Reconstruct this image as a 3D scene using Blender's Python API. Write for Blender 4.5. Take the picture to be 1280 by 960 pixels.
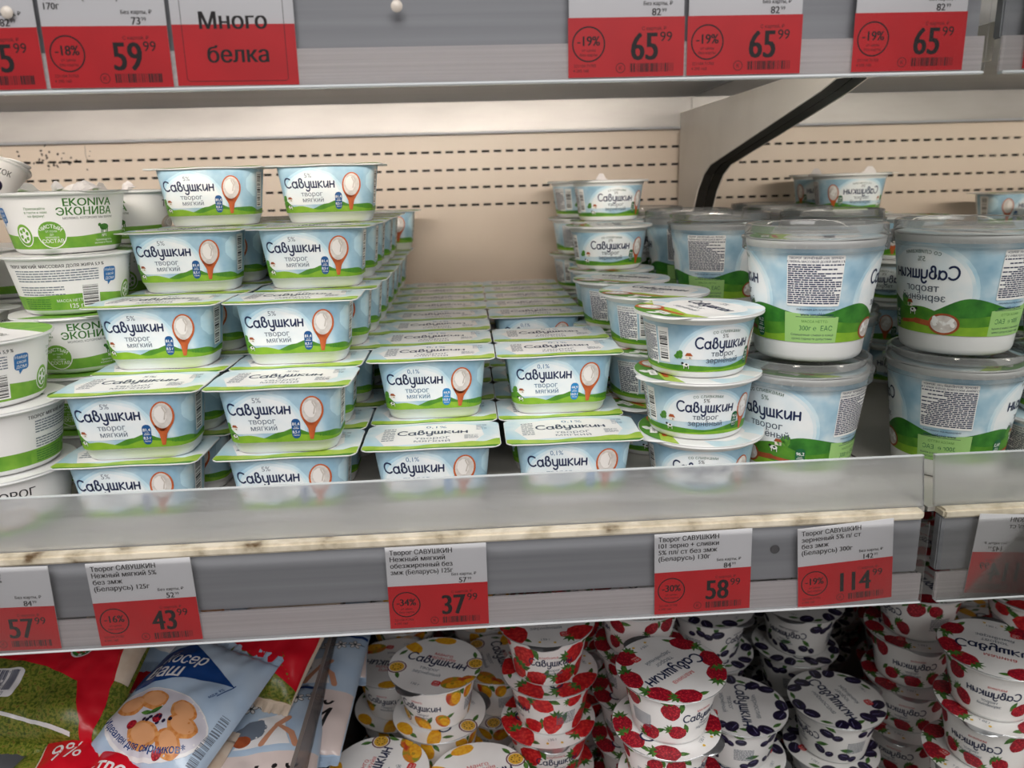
import bpy, bmesh, math, random
from math import sin, cos, pi, radians, hypot, atan2, floor
from mathutils import Vector, Matrix, noise
from mathutils.geometry import tessellate_polygon

random.seed(7)
SC = bpy.context.scene
COL = SC.collection
for _o in list(bpy.data.objects):
    bpy.data.objects.remove(_o)

# ---------------------------------------------------------------- camera
CAM = (0.0, 0.0, 0.2035)            # world: X along the shelf, Y into the case, Z=0 on the middle shelf, metres
PITCH, YAW, ROLL, FPX = 14.6, 3.0, 1.6, 961.0
p_, y_, r_ = map(radians, (PITCH, YAW, ROLL))
fw = Vector((sin(y_) * cos(p_), cos(y_) * cos(p_), -sin(p_)))
rt0 = Vector((cos(y_), -sin(y_), 0)); up0 = rt0.cross(fw)
rt = cos(r_) * rt0 - sin(r_) * up0; up = sin(r_) * rt0 + cos(r_) * up0
cd = bpy.data.cameras.new('camera'); cam = bpy.data.objects.new('camera', cd); COL.objects.link(cam)
cd.sensor_width = 36; cd.lens = FPX / 1280 * 36; cd.clip_start = .01
M4 = Matrix((rt, up, -fw)).transposed().to_4x4(); M4.translation = Vector(CAM); cam.matrix_world = M4
cd.dof.use_dof = True; cd.dof.focus_distance = .52; cd.dof.aperture_fstop = 9
SC.camera = cam

# ---------------------------------------------------------------- world, lamps, exposure
W = bpy.data.worlds.new('store_surroundings'); SC.world = W; W.use_nodes = True
W.node_tree.nodes['Background'].inputs[0].default_value = (.82, .80, .80, 1)
W.node_tree.nodes['Background'].inputs[1].default_value = .22
SC.view_settings.view_transform = 'Standard'; SC.view_settings.look = 'None'
SC.view_settings.exposure = 0.0; SC.view_settings.gamma = 1.0; SC.view_settings.use_curve_mapping = False

def area(name, loc, target, sx, sy, power, col=(1, 1, 1)):
    l = bpy.data.lights.new(name, 'AREA'); l.shape = 'RECTANGLE'; l.size = sx; l.size_y = sy; l.energy = power; l.color = col
    o = bpy.data.objects.new(name, l); COL.objects.link(o); o.location = loc
    d = Vector(target) - Vector(loc); o.rotation_euler = d.to_track_quat('-Z', 'Y').to_euler(); return o
area('store_ceiling_lamps', (-.5, -.85, 1.7), (-.1, .6, -.1), 2.2, .6, 30, (1, .97, .93))
area('store_ceiling_lamps', (.3, -2.2, 1.5), (0, .6, 0), 2.6, .8, 30, (1, .97, .95))
area('shelf_lamp_strip', (-.35, .450, .272), (-.35, .80, .0), 1.24, .012, .62, (1, .93, .84))
area('shelf_lamp_strip', (-.35, .450, .290), (-.35, 1.0, .225), 1.24, .012, .72, (1, .90, .79)).data.spread = radians(62)

# ---------------------------------------------------------------- materials
MATS = {}
def nt(name):
    m = bpy.data.materials.new(name); m.use_nodes = True
    return m, m.node_tree, m.node_tree.nodes['Principled BSDF']
def srgb(c):
    if isinstance(c, str): c = [int(c[i:i+2], 16) / 255 for i in (0, 2, 4)]
    return tuple(x / 12.92 if x <= .04045 else ((x + .055) / 1.055) ** 2.4 for x in c) + (1,)
def flat(name, c, rough=.42, metal=0, spec=.5, **k):
    if name in MATS: return MATS[name]
    m, t, b = nt(name); b.inputs['Base Color'].default_value = srgb(c); b.inputs['Roughness'].default_value = rough
    b.inputs['Metallic'].default_value = metal; b.inputs['Specular IOR Level'].default_value = spec
    for kk, v in k.items(): b.inputs[kk.replace('_', ' ')].default_value = v
    MATS[name] = m; return m
def ramp(t, stops, fac):
    r = t.nodes.new('ShaderNodeValToRGB'); e = r.color_ramp.elements
    while len(e) < len(stops): e.new(.5)
    for i, (p, c) in enumerate(stops): e[i].position = p; e[i].color = srgb(c)
    t.links.new(fac, r.inputs[0]); return r.outputs[0]
def noisy(name, stops, scale=5, detail=3, rough=.42, metal=0, coord='UV', stretch=(1, 1, 1), bump=0, kind='noise', dist=.001, spec=.5):
    if name in MATS: return MATS[name]
    m, t, b = nt(name); tc = t.nodes.new('ShaderNodeTexCoord'); mp = t.nodes.new('ShaderNodeMapping')
    t.links.new(tc.outputs[coord], mp.inputs[0]); mp.inputs['Scale'].default_value = stretch
    if kind == 'noise':
        n = t.nodes.new('ShaderNodeTexNoise'); n.inputs['Detail'].default_value = detail; out = n.outputs[0]
    else:
        n = t.nodes.new('ShaderNodeTexVoronoi'); out = n.outputs['Distance']
    n.inputs['Scale'].default_value = scale; t.links.new(mp.outputs[0], n.inputs['Vector'])
    t.links.new(ramp(t, stops, out), b.inputs['Base Color'])
    b.inputs['Roughness'].default_value = rough; b.inputs['Metallic'].default_value = metal; b.inputs['Specular IOR Level'].default_value = spec
    if bump:
        bp = t.nodes.new('ShaderNodeBump'); bp.inputs['Strength'].default_value = bump; bp.inputs['Distance'].default_value = dist
        t.links.new(out, bp.inputs['Height']); t.links.new(bp.outputs[0], b.inputs['Normal'])
    MATS[name] = m; return m

navy = flat('ink_navy', '17264f'); blk = flat('ink_black', '1c1a1c', .5); grey = flat('ink_grey', '6d7786')
wht = flat('ink_white', 'f4f3f1'); orange = noisy('spoon_orange', [(.3, 'a8481f'), (.7, 'cf6a34')], 12, 3); brick = noisy('spoon_brown', [(.3, '8c3f1f'), (.7, 'b25a30')], 12, 3)
cream = noisy('curd_cream', [(.3, 'b9b1aa'), (.6, 'e4deda')], 12, 2); pillb = flat('pill_blue', '17548f'); pillc = flat('pill_light_blue', '2a86c4'); pillg = flat('pill_green', '17633f')
hillL = noisy('hill_lime', [(.3, '6a9f22'), (.7, '94bf30')], 7, 4); hillD = noisy('hill_green', [(.3, '3a7a1e'), (.7, '5f9a28')], 9, 4)
hillX = noisy('hill_dark', [(.3, '24651f'), (.7, '3f8a2b')], 12, 4); limeb = noisy('lid_lime', [(.3, '8fbc34'), (.7, 'c3d65c')], 8, 3)
sky = noisy('label_sky', [(.30, '86afc8'), (.5, 'abcbdc'), (.68, 'd8e6ec')], 4.5, 3, .38)
skyB = noisy('label_sky_light', [(.30, 'a3cce2'), (.5, 'c6e2ee'), (.68, 'e6f2f6')], 4.5, 3, .38); skyC = noisy('label_sky_pale', [(.3, 'c4dfeb'), (.6, 'e6f0f4')], 5, 3, .38)
cloud = noisy('label_cloud', [(.3, 'dfecf2'), (.6, 'f3f6f7')], 5, 3, .38)
lidsky = noisy('lid_sky', [(.3, 'a9d2e4'), (.55, 'd8eaf0'), (.75, 'f4f7f6')], 3.2, 3, .33)
redink = flat('ink_red', 'c8393b'); redpill = flat('pill_red', 'd8363a'); housew = flat('house_wall', 'efe6d8'); treeg = noisy('tree_green', [(.3, '2a6d22'), (.7, '6aa53a')], 40, 3)
rasp = noisy('raspberry', [(.0, 'ef6a68'), (.25, 'c91f33'), (.6, '8e0f24')], 62, kind='voronoi', rough=.4)
straw = noisy('strawberry', [(.0, 'f3c06a'), (.10, 'e2433a'), (.5, 'd0222a'), (.8, 'b5151f')], 36, kind='voronoi', rough=.4)
strawcut = noisy('strawberry_flesh', [(.3, 'e84a3c'), (.6, 'ee7a62')], 30, 3)
prune = noisy('prune', [(.3, '140f24'), (.62, '2b2146'), (.85, '4b4272')], 22, 3, .35)
mango = noisy('mango_flesh', [(.3, 'e59312'), (.6, 'f6bd2c')], 30, 3); mangoskin = noisy('mango_skin', [(.35, 'c2402a'), (.5, 'de8a2a'), (.65, '8f9a2c')], 10, 2)
passio = flat('passion_rind', '6a1c3c'); passy = noisy('passion_pulp', [(.3, 'c98a1c'), (.6, 'efc24a')], 60, 3)
leafm = noisy('leaf', [(.35, '2b5a25'), (.65, '5b8c3a')], 30, 3); daisy = flat('daisy_centre', 'e2b52f')
ekog = noisy('eko_green', [(.3, '5d9a2c'), (.7, '86b83e')], 8, 3); ekod = flat('eko_dark_green', '3f7a2c'); bubble = flat('bubble_blue', '2a6fb0')
plast = noisy('white_plastic', [(.3, 'e9eaea'), (.7, 'f3f3f1')], 3, 1, .3, coord='Object', spec=.5)
MATS['white_plastic'].node_tree.nodes['Principled BSDF'].inputs['Subsurface Weight'].default_value = 0
whitelab = noisy('white_label', [(.3, 'f1efee'), (.7, 'f7f5f4')], 3, 1, .36)
foil = noisy('foil_lid_underside', [(.3, 'a9adb2'), (.7, 'd5d7da')], 30, 2, .28, .9, coord='Object', bump=.3)
lidwhite = noisy('lid_white', [(.3, 'f3f1f0'), (.7, 'fbfafa')], 4, 1, .3, bump=.15, dist=.002)
cardw = flat('card_white', 'e4e4e8', .55); cardr = noisy('card_red', [(.3, 'd01a26'), (.7, 'dc1e2a')], 4, 1, .5)
tagink = flat('tag_ink', '201a1e', .6)

def clear_mat(name, tint='f2f4f5', rough=.05, strength=.16, haze=0):
    """thin clear plastic: mostly see-through, with a glossy skin"""
    m = bpy.data.materials.new(name); m.use_nodes = True; t = m.node_tree; t.nodes.clear()
    o = t.nodes.new('ShaderNodeOutputMaterial'); mx = t.nodes.new('ShaderNodeMixShader'); tr = t.nodes.new('ShaderNodeBsdfTransparent')
    gl = t.nodes.new('ShaderNodeBsdfGlossy'); gl.inputs['Roughness'].default_value = rough; tr.inputs[0].default_value = srgb(tint)
    fr = t.nodes.new('ShaderNodeFresnel'); fr.inputs[0].default_value = 1.45
    ad = t.nodes.new('ShaderNodeMath'); ad.operation = 'ADD'; ad.inputs[1].default_value = strength; t.links.new(fr.outputs[0], ad.inputs[0])
    t.links.new(ad.outputs[0], mx.inputs[0]); t.links.new(tr.outputs[0], mx.inputs[1]); t.links.new(gl.outputs[0], mx.inputs[2]); t.links.new(mx.outputs[0], o.inputs[0])
    if haze:
        df = t.nodes.new('ShaderNodeBsdfDiffuse'); df.inputs[0].default_value = srgb('eeeff0'); tl = t.nodes.new('ShaderNodeBsdfTranslucent'); tl.inputs[0].default_value = srgb('eeeff0')
        a1 = t.nodes.new('ShaderNodeMixShader'); t.links.new(df.outputs[0], a1.inputs[1]); t.links.new(tl.outputs[0], a1.inputs[2])
        a2 = t.nodes.new('ShaderNodeMixShader'); a2.inputs[0].default_value = haze; t.links.new(mx.outputs[0], a2.inputs[1]); t.links.new(a1.outputs[0], a2.inputs[2]); t.links.new(a2.outputs[0], o.inputs[0])
    MATS[name] = m; return m
film = clear_mat('clear_film', 'ffffff', rough=.10, strength=-.02); overcap = clear_mat('clear_overcap', 'ffffff', .08, .05, .13)
def frosted(name, base, rough, milk, milkcol, ior=1.25, streak=0):
    """scuffed acrylic: rough refraction mixed with a little milky scatter"""
    m = bpy.data.materials.new(name); m.use_nodes = True; t = m.node_tree; t.nodes.clear()
    o = t.nodes.new('ShaderNodeOutputMaterial'); rf = t.nodes.new('ShaderNodeBsdfRefraction'); rf.inputs['IOR'].default_value = ior
    rf.inputs['Color'].default_value = srgb(base); rf.inputs['Roughness'].default_value = rough
    tl = t.nodes.new('ShaderNodeBsdfTranslucent'); tl.inputs[0].default_value = srgb(milkcol); df = t.nodes.new('ShaderNodeBsdfDiffuse'); df.inputs[0].default_value = srgb(milkcol)
    m2 = t.nodes.new('ShaderNodeMixShader'); m2.inputs[0].default_value = .5; t.links.new(tl.outputs[0], m2.inputs[1]); t.links.new(df.outputs[0], m2.inputs[2])
    mx = t.nodes.new('ShaderNodeMixShader'); t.links.new(rf.outputs[0], mx.inputs[1]); t.links.new(m2.outputs[0], mx.inputs[2])
    if streak:
        tc = t.nodes.new('ShaderNodeTexCoord'); mp = t.nodes.new('ShaderNodeMapping'); mp.inputs['Scale'].default_value = (1.2, 1, 260)
        n = t.nodes.new('ShaderNodeTexNoise'); n.inputs['Scale'].default_value = 2.2; n.inputs['Detail'].default_value = 4
        t.links.new(tc.outputs['Object'], mp.inputs[0]); t.links.new(mp.outputs[0], n.inputs[0])
        mr = t.nodes.new('ShaderNodeMapRange'); mr.inputs[1].default_value = .3; mr.inputs[2].default_value = .7; mr.inputs[3].default_value = milk * (1 - streak); mr.inputs[4].default_value = milk * (1 + streak)
        t.links.new(n.outputs[0], mr.inputs[0]); t.links.new(mr.outputs[0], mx.inputs[0])
    else: mx.inputs[0].default_value = milk
    gl = t.nodes.new('ShaderNodeBsdfGlossy'); gl.inputs['Roughness'].default_value = .18; m3 = t.nodes.new('ShaderNodeMixShader'); m3.inputs[0].default_value = .10
    t.links.new(mx.outputs[0], m3.inputs[1]); t.links.new(gl.outputs[0], m3.inputs[2]); t.links.new(m3.outputs[0], o.inputs[0])
    MATS[name] = m; return m
riserM = frosted('scuffed_acrylic', 'ffffff', .42, .22, 'fafafe', 1.22, streak=.4)
railM = frosted('ticket_rail_plastic', 'faf7f8', .25, .80, 'fdf8fa', 1.2, streak=.15)  # strong milk imitates light shining through and off the rail's lower part
divM = frosted('divider_plastic', 'cdc6c2', .10, .22, 'b0a8a4', 1.08)
steel = noisy('galvanised_steel', [(.3, '918e8c'), (.7, 'a9a6a4')], 6, 6, .38, .55, coord='Object', stretch=(1, 4, 4), bump=.08)
greysteel = noisy('painted_grey_steel', [(.3, '8f9197'), (.7, 'a0a2a8')], 5, 4, .45, .1, coord='Object', stretch=(.5, 4, 30))
deckM = noisy('shelf_deck_paint', [(.3, 'b9b4ae'), (.7, 'cbc7c1')], 6, 5, .4, .05, coord='Object')
beige = noisy('beige_panel_paint', [(.2, 'c9b7a6'), (.5, 'd8c8b7'), (.8, 'e0d2c3')], 4, 6, .36, 0, coord='Object')
dark = flat('cavity_shade', '14100e', .8); metal_and_shade = flat('dark_metal_and_shade', '3a3733', .5, .3)
grime = noisy('grimy_cream_edge', [(.28, '6f5a40'), (.40, 'c9bda6'), (.60, 'ece2cf')], 60, 7, .5, 0, coord='Object', stretch=(1, 1, 1), bump=.3)
mirrorM = flat('mirror_silver', 'e9eae8', .015, 1.0)
bracketM = noisy('bracket_paint', [(.3, 'd9d1c7'), (.5, 'e8e1d8'), (.8, 'efe9e1')], 9, 6, .35, 0, coord='Object')

# ---------------------------------------------------------------- objects
def link(name, me, parent=None, loc=(0, 0, 0), rot=(0, 0, 0)):
    o = bpy.data.objects.new(name, me); COL.objects.link(o); o.location = loc; o.rotation_euler = rot
    if parent: o.parent = parent
    return o
def tag(o, label, cat, group=None):
    o['label'] = label; o['category'] = cat
    if group: o['group'] = group
    return o
def mesh(name, verts, faces, mats, fm=None, smooth=None, normals=None, uv=None):
    me = bpy.data.meshes.new(name); me.from_pydata(verts, [], faces)
    for m in (mats if isinstance(mats, (list, tuple)) else [mats]): me.materials.append(m)
    if fm: me.polygons.foreach_set('material_index', fm)
    if smooth is True: me.polygons.foreach_set('use_smooth', [True] * len(faces))
    elif smooth: me.polygons.foreach_set('use_smooth', smooth)
    if uv:
        l = me.uv_layers.new(name='UVMap'); l.data.foreach_set('uv', [c for u in (uv[v] for f in faces for v in f) for c in u])
    me.update()
    if normals: me.normals_split_custom_set_from_vertices(normals)
    return me
def boxes(lst):
    V, F = [], []
    for (x0, y0, z0, x1, y1, z1) in lst:
        b = len(V); V += [(x0, y0, z0), (x1, y0, z0), (x1, y1, z0), (x0, y1, z0), (x0, y0, z1), (x1, y0, z1), (x1, y1, z1), (x0, y1, z1)]
        F += [tuple(b + i for i in f) for f in ((3, 2, 1, 0), (4, 5, 6, 7), (0, 1, 5, 4), (1, 2, 6, 5), (2, 3, 7, 6), (3, 0, 4, 7))]
    return V, F
def box(name, lst, mat, parent=None, bev=0):
    V, F = boxes(lst); me = mesh(name, V, F, mat); o = link(name, me, parent)
    if bev:
        b = bmesh.new(); b.from_mesh(me); bmesh.ops.bevel(b, geom=b.edges[:], offset=bev, segments=2, affect='EDGES'); b.to_mesh(me); b.free()
    return o
def struct(o): o['kind'] = 'structure'; return o
def extrude_x(name, prof, x0, x1, mat, parent=None):
    """closed profile of (y, z) points swept along X"""
    n = len(prof); V = [(x0, y, z) for y, z in prof] + [(x1, y, z) for y, z in prof]
    F = [(i, (i + 1) % n, n + (i + 1) % n, n + i) for i in range(n)] + [tuple(range(n))[::-1], tuple(range(n, 2 * n))]
    return link(name, mesh(name, V, F, mat), parent)

# ---------------------------------------------------------------- artwork: flat print laid on surfaces
class Art:
    def __init__(s): s.p = []                      # (points, material, level)
    def poly(s, pts, m, lv=1):
        if len(pts) < 3: return
        if len(pts) == 3 or convex(pts): s.p.append((pts, m, lv)); return
        for t in tessellate_polygon([[Vector((x, y, 0)) for x, y in pts]]): s.p.append(([pts[i] for i in t], m, lv))
    def rect(s, x0, y0, x1, y1, m, lv=1): s.p.append(([(x0, y0), (x1, y0), (x1, y1), (x0, y1)], m, lv))
    def ell(s, cx, cy, rx, ry, m, lv=1, rot=0, n=26, wob=0, seed=0):
        rnd = random.Random(seed); ph = rnd.random() * 6; c, d = cos(rot), sin(rot); pts = []
        for i in range(n):
            a = 2 * pi * i / n; k = 1 + wob * sin(a * 3 + ph) + wob * .7 * sin(a * 7 + ph * 2)
            x, y = rx * cos(a) * k, ry * sin(a) * k; pts.append((cx + x * c - y * d, cy + x * d + y * c))
        s.p.append((pts, m, lv))
    def rrect(s, cx, cy, w, h, r, m, lv=1, rot=0):
        pts = []
        for qx, qy, a0 in ((1, 1, 0), (-1, 1, 90), (-1, -1, 180), (1, -1, 270)):
            for k in range(5):
                a = radians(a0 + 22.5 * k); pts.append((qx * (w / 2 - r) + r * cos(a), qy * (h / 2 - r) + r * sin(a)))
        c, d = cos(rot), sin(rot); s.p.append(([(cx + x * c - y * d, cy + x * d + y * c) for x, y in pts], m, lv))
    def stroke(s, pts, w, m, lv=1, cap=True):
        n = len(pts)
        if n < 2: return
        L, R = [], []
        for i in range(n):
            a = pts[max(0, i - 1)]; b = pts[min(n - 1, i + 1)]; dx, dy = b[0] - a[0], b[1] - a[1]; l = hypot(dx, dy) or 1
            nx, ny = -dy / l * w / 2, dx / l * w / 2; L.append((pts[i][0] + nx, pts[i][1] + ny)); R.append((pts[i][0] - nx, pts[i][1] - ny))
        for i in range(n - 1): s.p.append(([R[i], R[i + 1], L[i + 1], L[i]], m, lv))
        if cap:
            for e in (pts[0], pts[-1]): s.ell(e[0], e[1], w / 2, w / 2, m, lv, n=8)
    def text(s, t, cx, cy, size, m, lv=2, align='c', bold=0, rot=0, sx=1, arc=None, shear=0):
        T, w = glyphs(t, bold); c, d = cos(rot), sin(rot); ox = {'c': -w / 2, 'l': 0, 'r': -w}[align]
        for tri in T:
            pts = []
            for x, y in tri:
                x = (x + ox + (y - .34) * shear) * size * sx; y = (y - .34) * size
                if arc: a = x / arc; x, y = (arc + y) * sin(a), (arc + y) * cos(a) - arc
                pts.append((cx + x * c - y * d, cy + x * d + y * c))
            s.p.append((pts, m, lv))
    def bars(s, cx, cy, w, h, m, lv=2, seed=1, vert=True, n=26):
        rnd = random.Random(seed); ws = [rnd.choice((1, 1, 2, 3)) for _ in range(2 * n)]; tot = sum(ws); p = 0
        for i, q in enumerate(ws):
            if i % 2 == 0:
                a, b = p / tot, (p + q) / tot
                if vert: s.rect(cx - w / 2 + a * w, cy - h / 2, cx - w / 2 + b * w, cy + h / 2, m, lv)
                else: s.rect(cx - w / 2, cy - h / 2 + a * h, cx + w / 2, cy - h / 2 + b * h, m, lv)
            p += q
    def lines(s, x0, y0, x1, y1, pitch, m, lv=2, seed=1, fill=.5):
        """small print far below reading size: rows of word-length dashes"""
        rnd = random.Random(seed); y = y1
        while y - pitch * fill > y0:
            x = x0; end = x1 if rnd.random() > .15 else x0 + (x1 - x0) * rnd.uniform(.5, .95)
            while x < end:
                w = min(rnd.uniform(1.2, 4.2), end - x)
                if w > .3: s.rect(x, y - pitch * fill, x + w, y, m, lv)
                x += w + .45
            y -= pitch
    def add(s, o, dx=0, dy=0, k=1, rot=0, dl=0):
        c, d = cos(rot) * k, sin(rot) * k
        for pts, m, lv in o.p: s.p.append(([(dx + x * c - y * d, dy + x * d + y * c) for x, y in pts], m, lv + dl))
    def clip(s, x0, x1, y0, y1):
        q = []
        for pts, m, lv in s.p:
            for ax, v, sg in ((0, x0, 1), (0, x1, -1), (1, y0, 1), (1, y1, -1)):
                pts = half(pts, ax, v, sg)
                if len(pts) < 3: break
            if len(pts) >= 3: q.append((pts, m, lv))
        s.p = q; return s
    def clip_disc(s, r, n=48):
        q = []
        for pts, m, lv in s.p:
            if max(hypot(*p) for p in pts) > r:
                for i in range(n):
                    a = 2 * pi * i / n; pts = halfn(pts, cos(a), sin(a), r)
                    if len(pts) < 3: break
            if len(pts) >= 3: q.append((pts, m, lv))
        s.p = q; return s
def convex(p):
    n = len(p); sg = 0
    for i in range(n):
        a, b, c = p[i], p[(i + 1) % n], p[(i + 2) % n]; z = (b[0] - a[0]) * (c[1] - b[1]) - (b[1] - a[1]) * (c[0] - b[0])
        if abs(z) > 1e-9:
            if sg and (z > 0) != (sg > 0): return False
            sg = z
    return n < 40
def half(pts, ax, v, sg):
    out = []; n = len(pts)
    for i in range(n):
        a, b = pts[i], pts[(i + 1) % n]; da, db = (a[ax] - v) * sg, (b[ax] - v) * sg
        if da >= 0: out.append(a)
        if (da > 0 and db < 0) or (da < 0 and db > 0):
            t = da / (da - db); out.append((a[0] + (b[0] - a[0]) * t, a[1] + (b[1] - a[1]) * t))
    return out
def halfn(pts, nx, ny, r):
    out = []; n = len(pts)
    for i in range(n):
        a, b = pts[i], pts[(i + 1) % n]; da, db = r - a[0] * nx - a[1] * ny, r - b[0] * nx - b[1] * ny
        if da >= 0: out.append(a)
        if (da > 0 and db < 0) or (da < 0 and db > 0):
            t = da / (da - db); out.append((a[0] + (b[0] - a[0]) * t, a[1] + (b[1] - a[1]) * t))
    return out
_gl = {}
_tc = bpy.data.curves.new('glyph_source', 'FONT'); _to = bpy.data.objects.new('glyph_source', _tc); COL.objects.link(_to)
def glyphs(t, bold=0):
    """text as trapezoids: outline contours of the font filled band by band (non-zero winding)"""
    key = (t, bold)
    if key in _gl: return _gl[key]
    _tc.body = t; _tc.size = 1; _tc.resolution_u = 3; _tc.fill_mode = 'NONE'
    bpy.context.view_layer.update(); dg = bpy.context.evaluated_depsgraph_get(); ev = _to.evaluated_get(dg); m = ev.to_mesh()
    vs = [(v.co.x, v.co.y) for v in m.vertices]; E = []
    for e in m.edges:
        a, b = sorted(e.vertices)
        if b - a != 1: a, b = b, a
        E.append((vs[a], vs[b]))
    ev.to_mesh_clear()
    ys = sorted(v[1] for v in vs); Y = []
    for y in ys:
        if not Y or y - Y[-1] > .014: Y.append(y)
    if ys and ys[-1] > Y[-1]: Y[-1] = ys[-1]
    T = []; prev = {}
    for y0, y1 in zip(Y, Y[1:]):
        ym = (y0 + y1) / 2; X = []
        for (ax, ay), (bx, by) in E:
            if (ay <= ym) != (by <= ym):
                k = (bx - ax) / (by - ay); xm = ax + (ym - ay) * k; k = max(-6, min(6, k)); d = 1 if by > ay else -1
                X.append((xm, xm - k * (y1 - y0) / 2, xm + k * (y1 - y0) / 2, d))
        X.sort(); w = 0; spans = []
        for q in X:
            if w == 0: st = q
            w += q[3]
            if w == 0: spans.append([st[1] - bold * .7, st[2] - bold * .7, q[1] + bold * .7, q[2] + bold * .7])
        for a, b, c, d in spans: T.append([(a, y0), (c, y0), (d, y1), (b, y1)])
    xs = [v[0] for v in vs] or [0]; x0 = min(xs); w = max(xs) - x0
    _gl[key] = ([[(x - x0, y) for x, y in tr] for tr in T], w); return _gl[key]

def arc(cx, cy, rx, ry, a0, a1, n=10): return [(cx + rx * cos(radians(a0 + (a1 - a0) * i / n)), cy + ry * sin(radians(a0 + (a1 - a0) * i / n))) for i in range(n + 1)]
def logo(m=navy, w=.215):
    """the rounded hand-drawn brand word, built stroke by stroke; unit = x-height"""
    a = Art(); x = 0
    def S(pts): a.stroke([(px + x, py) for px, py in pts], w, m, 1)
    S(arc(.58, .72, .58, .68, 48, 312, 16)); x += 1.22                                        # C
    S(arc(.36, .44, .36, .43, 0, 360, 18)); S([(.72, .9), (.72, .25), (.80, .03)]); x += 1.10    # a
    S([(.0, .5)] + arc(.30, 1.05, .20, .28, 200, -60, 10)[::-1][:0] + [(.05, .1), (.05, 1.05)] + arc(.27, 1.07, .22, .26, 180, -40, 9) + [(.30, .78)]); S([(.30, .78)] + arc(.30, .40, .36, .38, 80, -180, 12)); x += .92   # в
    S([(.02, .88), (.05, .35)] + arc(.36, .32, .31, .28, 180, 360, 8) ); S([(.67, .88), (.67, -.05)] + arc(.37, -.12, .30, .36, 0, -150, 9)); x += .96   # у
    for q in (0, .42, .84): S([(q, .88), (q, .15)])
    S([(0, .2), (.06, .05), (.84, .05)]); S([(.84, .15), (.90, .03)]); x += 1.17                # ш
    S([(.02, .9), (.02, .0)]); S([(.58, .9), (.08, .46), (.62, .02)]); x += .90                # к
    S([(.02, .88), (.02, .22), (.12, .04), (.3, .06), (.62, .5)]); S([(.66, .88), (.66, .0)]); x += .96    # и
    S([(.02, .88), (.02, .0)]); S([(.66, .88), (.66, .0)]); S([(.02, .46), (.66, .46)]); x += .72   # н
    for i, (pts, mm, lv) in enumerate(a.p): a.p[i] = ([(px - x / 2, (py - .45) * 1.08) for px, py in pts], mm, lv)
    a.w = x; return a
LOGO = logo(); LOGOB = logo(blk)
def put_logo(A, cx, cy, width, lv=3, rot=0, L=None):
    L = L or LOGO; A.add(L, cx, cy, width / L.w, rot, lv - 1)
def hill(A, pts, y0, m, lv, n=40):
    """green band: smooth ridge through (x, y) control points down to y0"""
    xs = [p[0] for p in pts]; R = []
    for i in range(n + 1):
        x = xs[0] + (xs[-1] - xs[0]) * i / n; k = max(j for j in range(len(xs) - 1) if xs[j] <= x + 1e-9)
        t = (x - xs[k]) / (xs[k + 1] - xs[k]); t = t * t * (3 - 2 * t); R.append((x, pts[k][1] * (1 - t) + pts[k + 1][1] * t))
    for i in range(n): A.p.append(([(R[i][0], y0), (R[i + 1][0], y0), R[i + 1], R[i]], m, lv))
def spoon_v(A, cx, cy, rx, ry, ybot, lv=3, grains=False, ring=orange):
    A.ell(cx, cy, rx, ry, ring, lv); A.poly([(cx - rx * .80, cy - ry * .60), (cx + rx * .80, cy - ry * .60), (cx + rx * .34, cy - ry * 1.2), (cx + rx * .16, ybot), (cx - rx * .16, ybot), (cx - rx * .34, cy - ry * 1.2)], ring, lv)
    A.ell(cx, cy + ry * .04, rx * .84, ry * .86, cream, lv + 1)
    if grains:
        rnd = random.Random(3)
        for i in range(16): A.ell(cx + rnd.uniform(-.5, .5) * rx, cy + rnd.uniform(-.6, .6) * ry, rx * .24, ry * .15, wht if i % 2 else cream, lv + 2 + i % 2, rnd.random() * 3, 10)
    else:
        A.ell(cx - rx * .12, cy + ry * .12, rx * .5, ry * .58, flat('curd_light', 'ece7e3'), lv + 2, .1, 16, .04); A.stroke([(cx + rx * .05, cy + ry * .6), (cx + rx * .28, cy + ry * .25), (cx + rx * .18, cy - ry * .2)], rx * .12, flat('curd_shade', 'c4bbb4'), lv + 3)
def pill(A, cx, cy, w, h, m, t1, t2, lv=4):
    A.rrect(cx, cy, w, h, w * .45, m, lv); A.text(t1, cx, cy + h * .24, h * .21, wht, lv + 1, bold=.03); A.text('ккал', cx, cy + h * .08, h * .10, wht, lv + 1)
    A.stroke([(cx - w * .34, cy), (cx + w * .34, cy)], h * .025, wht, lv + 1, False)
    A.text(t2, cx, cy - h * .17, h * .20, wht, lv + 1, bold=.03); A.text('белка', cx, cy - h * .33, h * .11, wht, lv + 1)
def house(A, x, y, k=1, lv=4):
    A.rect(x - 1.6 * k, y, x + 1.6 * k, y + 1.9 * k, housew, lv); A.poly([(x - 2.1 * k, y + 1.8 * k), (x + 2.1 * k, y + 1.8 * k), (x + .9 * k, y + 3.4 * k), (x - 1.1 * k, y + 3.4 * k)], brick, lv + 1); A.rect(x + .2 * k, y + .4 * k, x + .9 * k, y + 1.2 * k, grey, lv + 2)
def cow(A, x, y, k=1, lv=5):
    A.ell(x, y, 1.7 * k, .95 * k, wht, lv, n=12); A.ell(x - 1.7 * k, y + .7 * k, .7 * k, .6 * k, blk, lv, n=8); A.ell(x + .3 * k, y + .2 * k, .7 * k, .5 * k, blk, lv + 1, n=7, wob=.1)
    for q in (-1.1, -.6, .7, 1.2): A.rect(x + q * k, y - 1.9 * k, x + (q + .3) * k, y - .5 * k, blk if q in (-.6, .7) else wht, lv)
def tree(A, x, y, k=1, lv=4):
    A.ell(x, y + 1.5 * k, 1.7 * k, 2 * k, treeg, lv, wob=.1, n=16); A.ell(x - 1.4 * k, y + .5 * k, 1.4 * k, 1.2 * k, treeg, lv, wob=.1, n=14)
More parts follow.
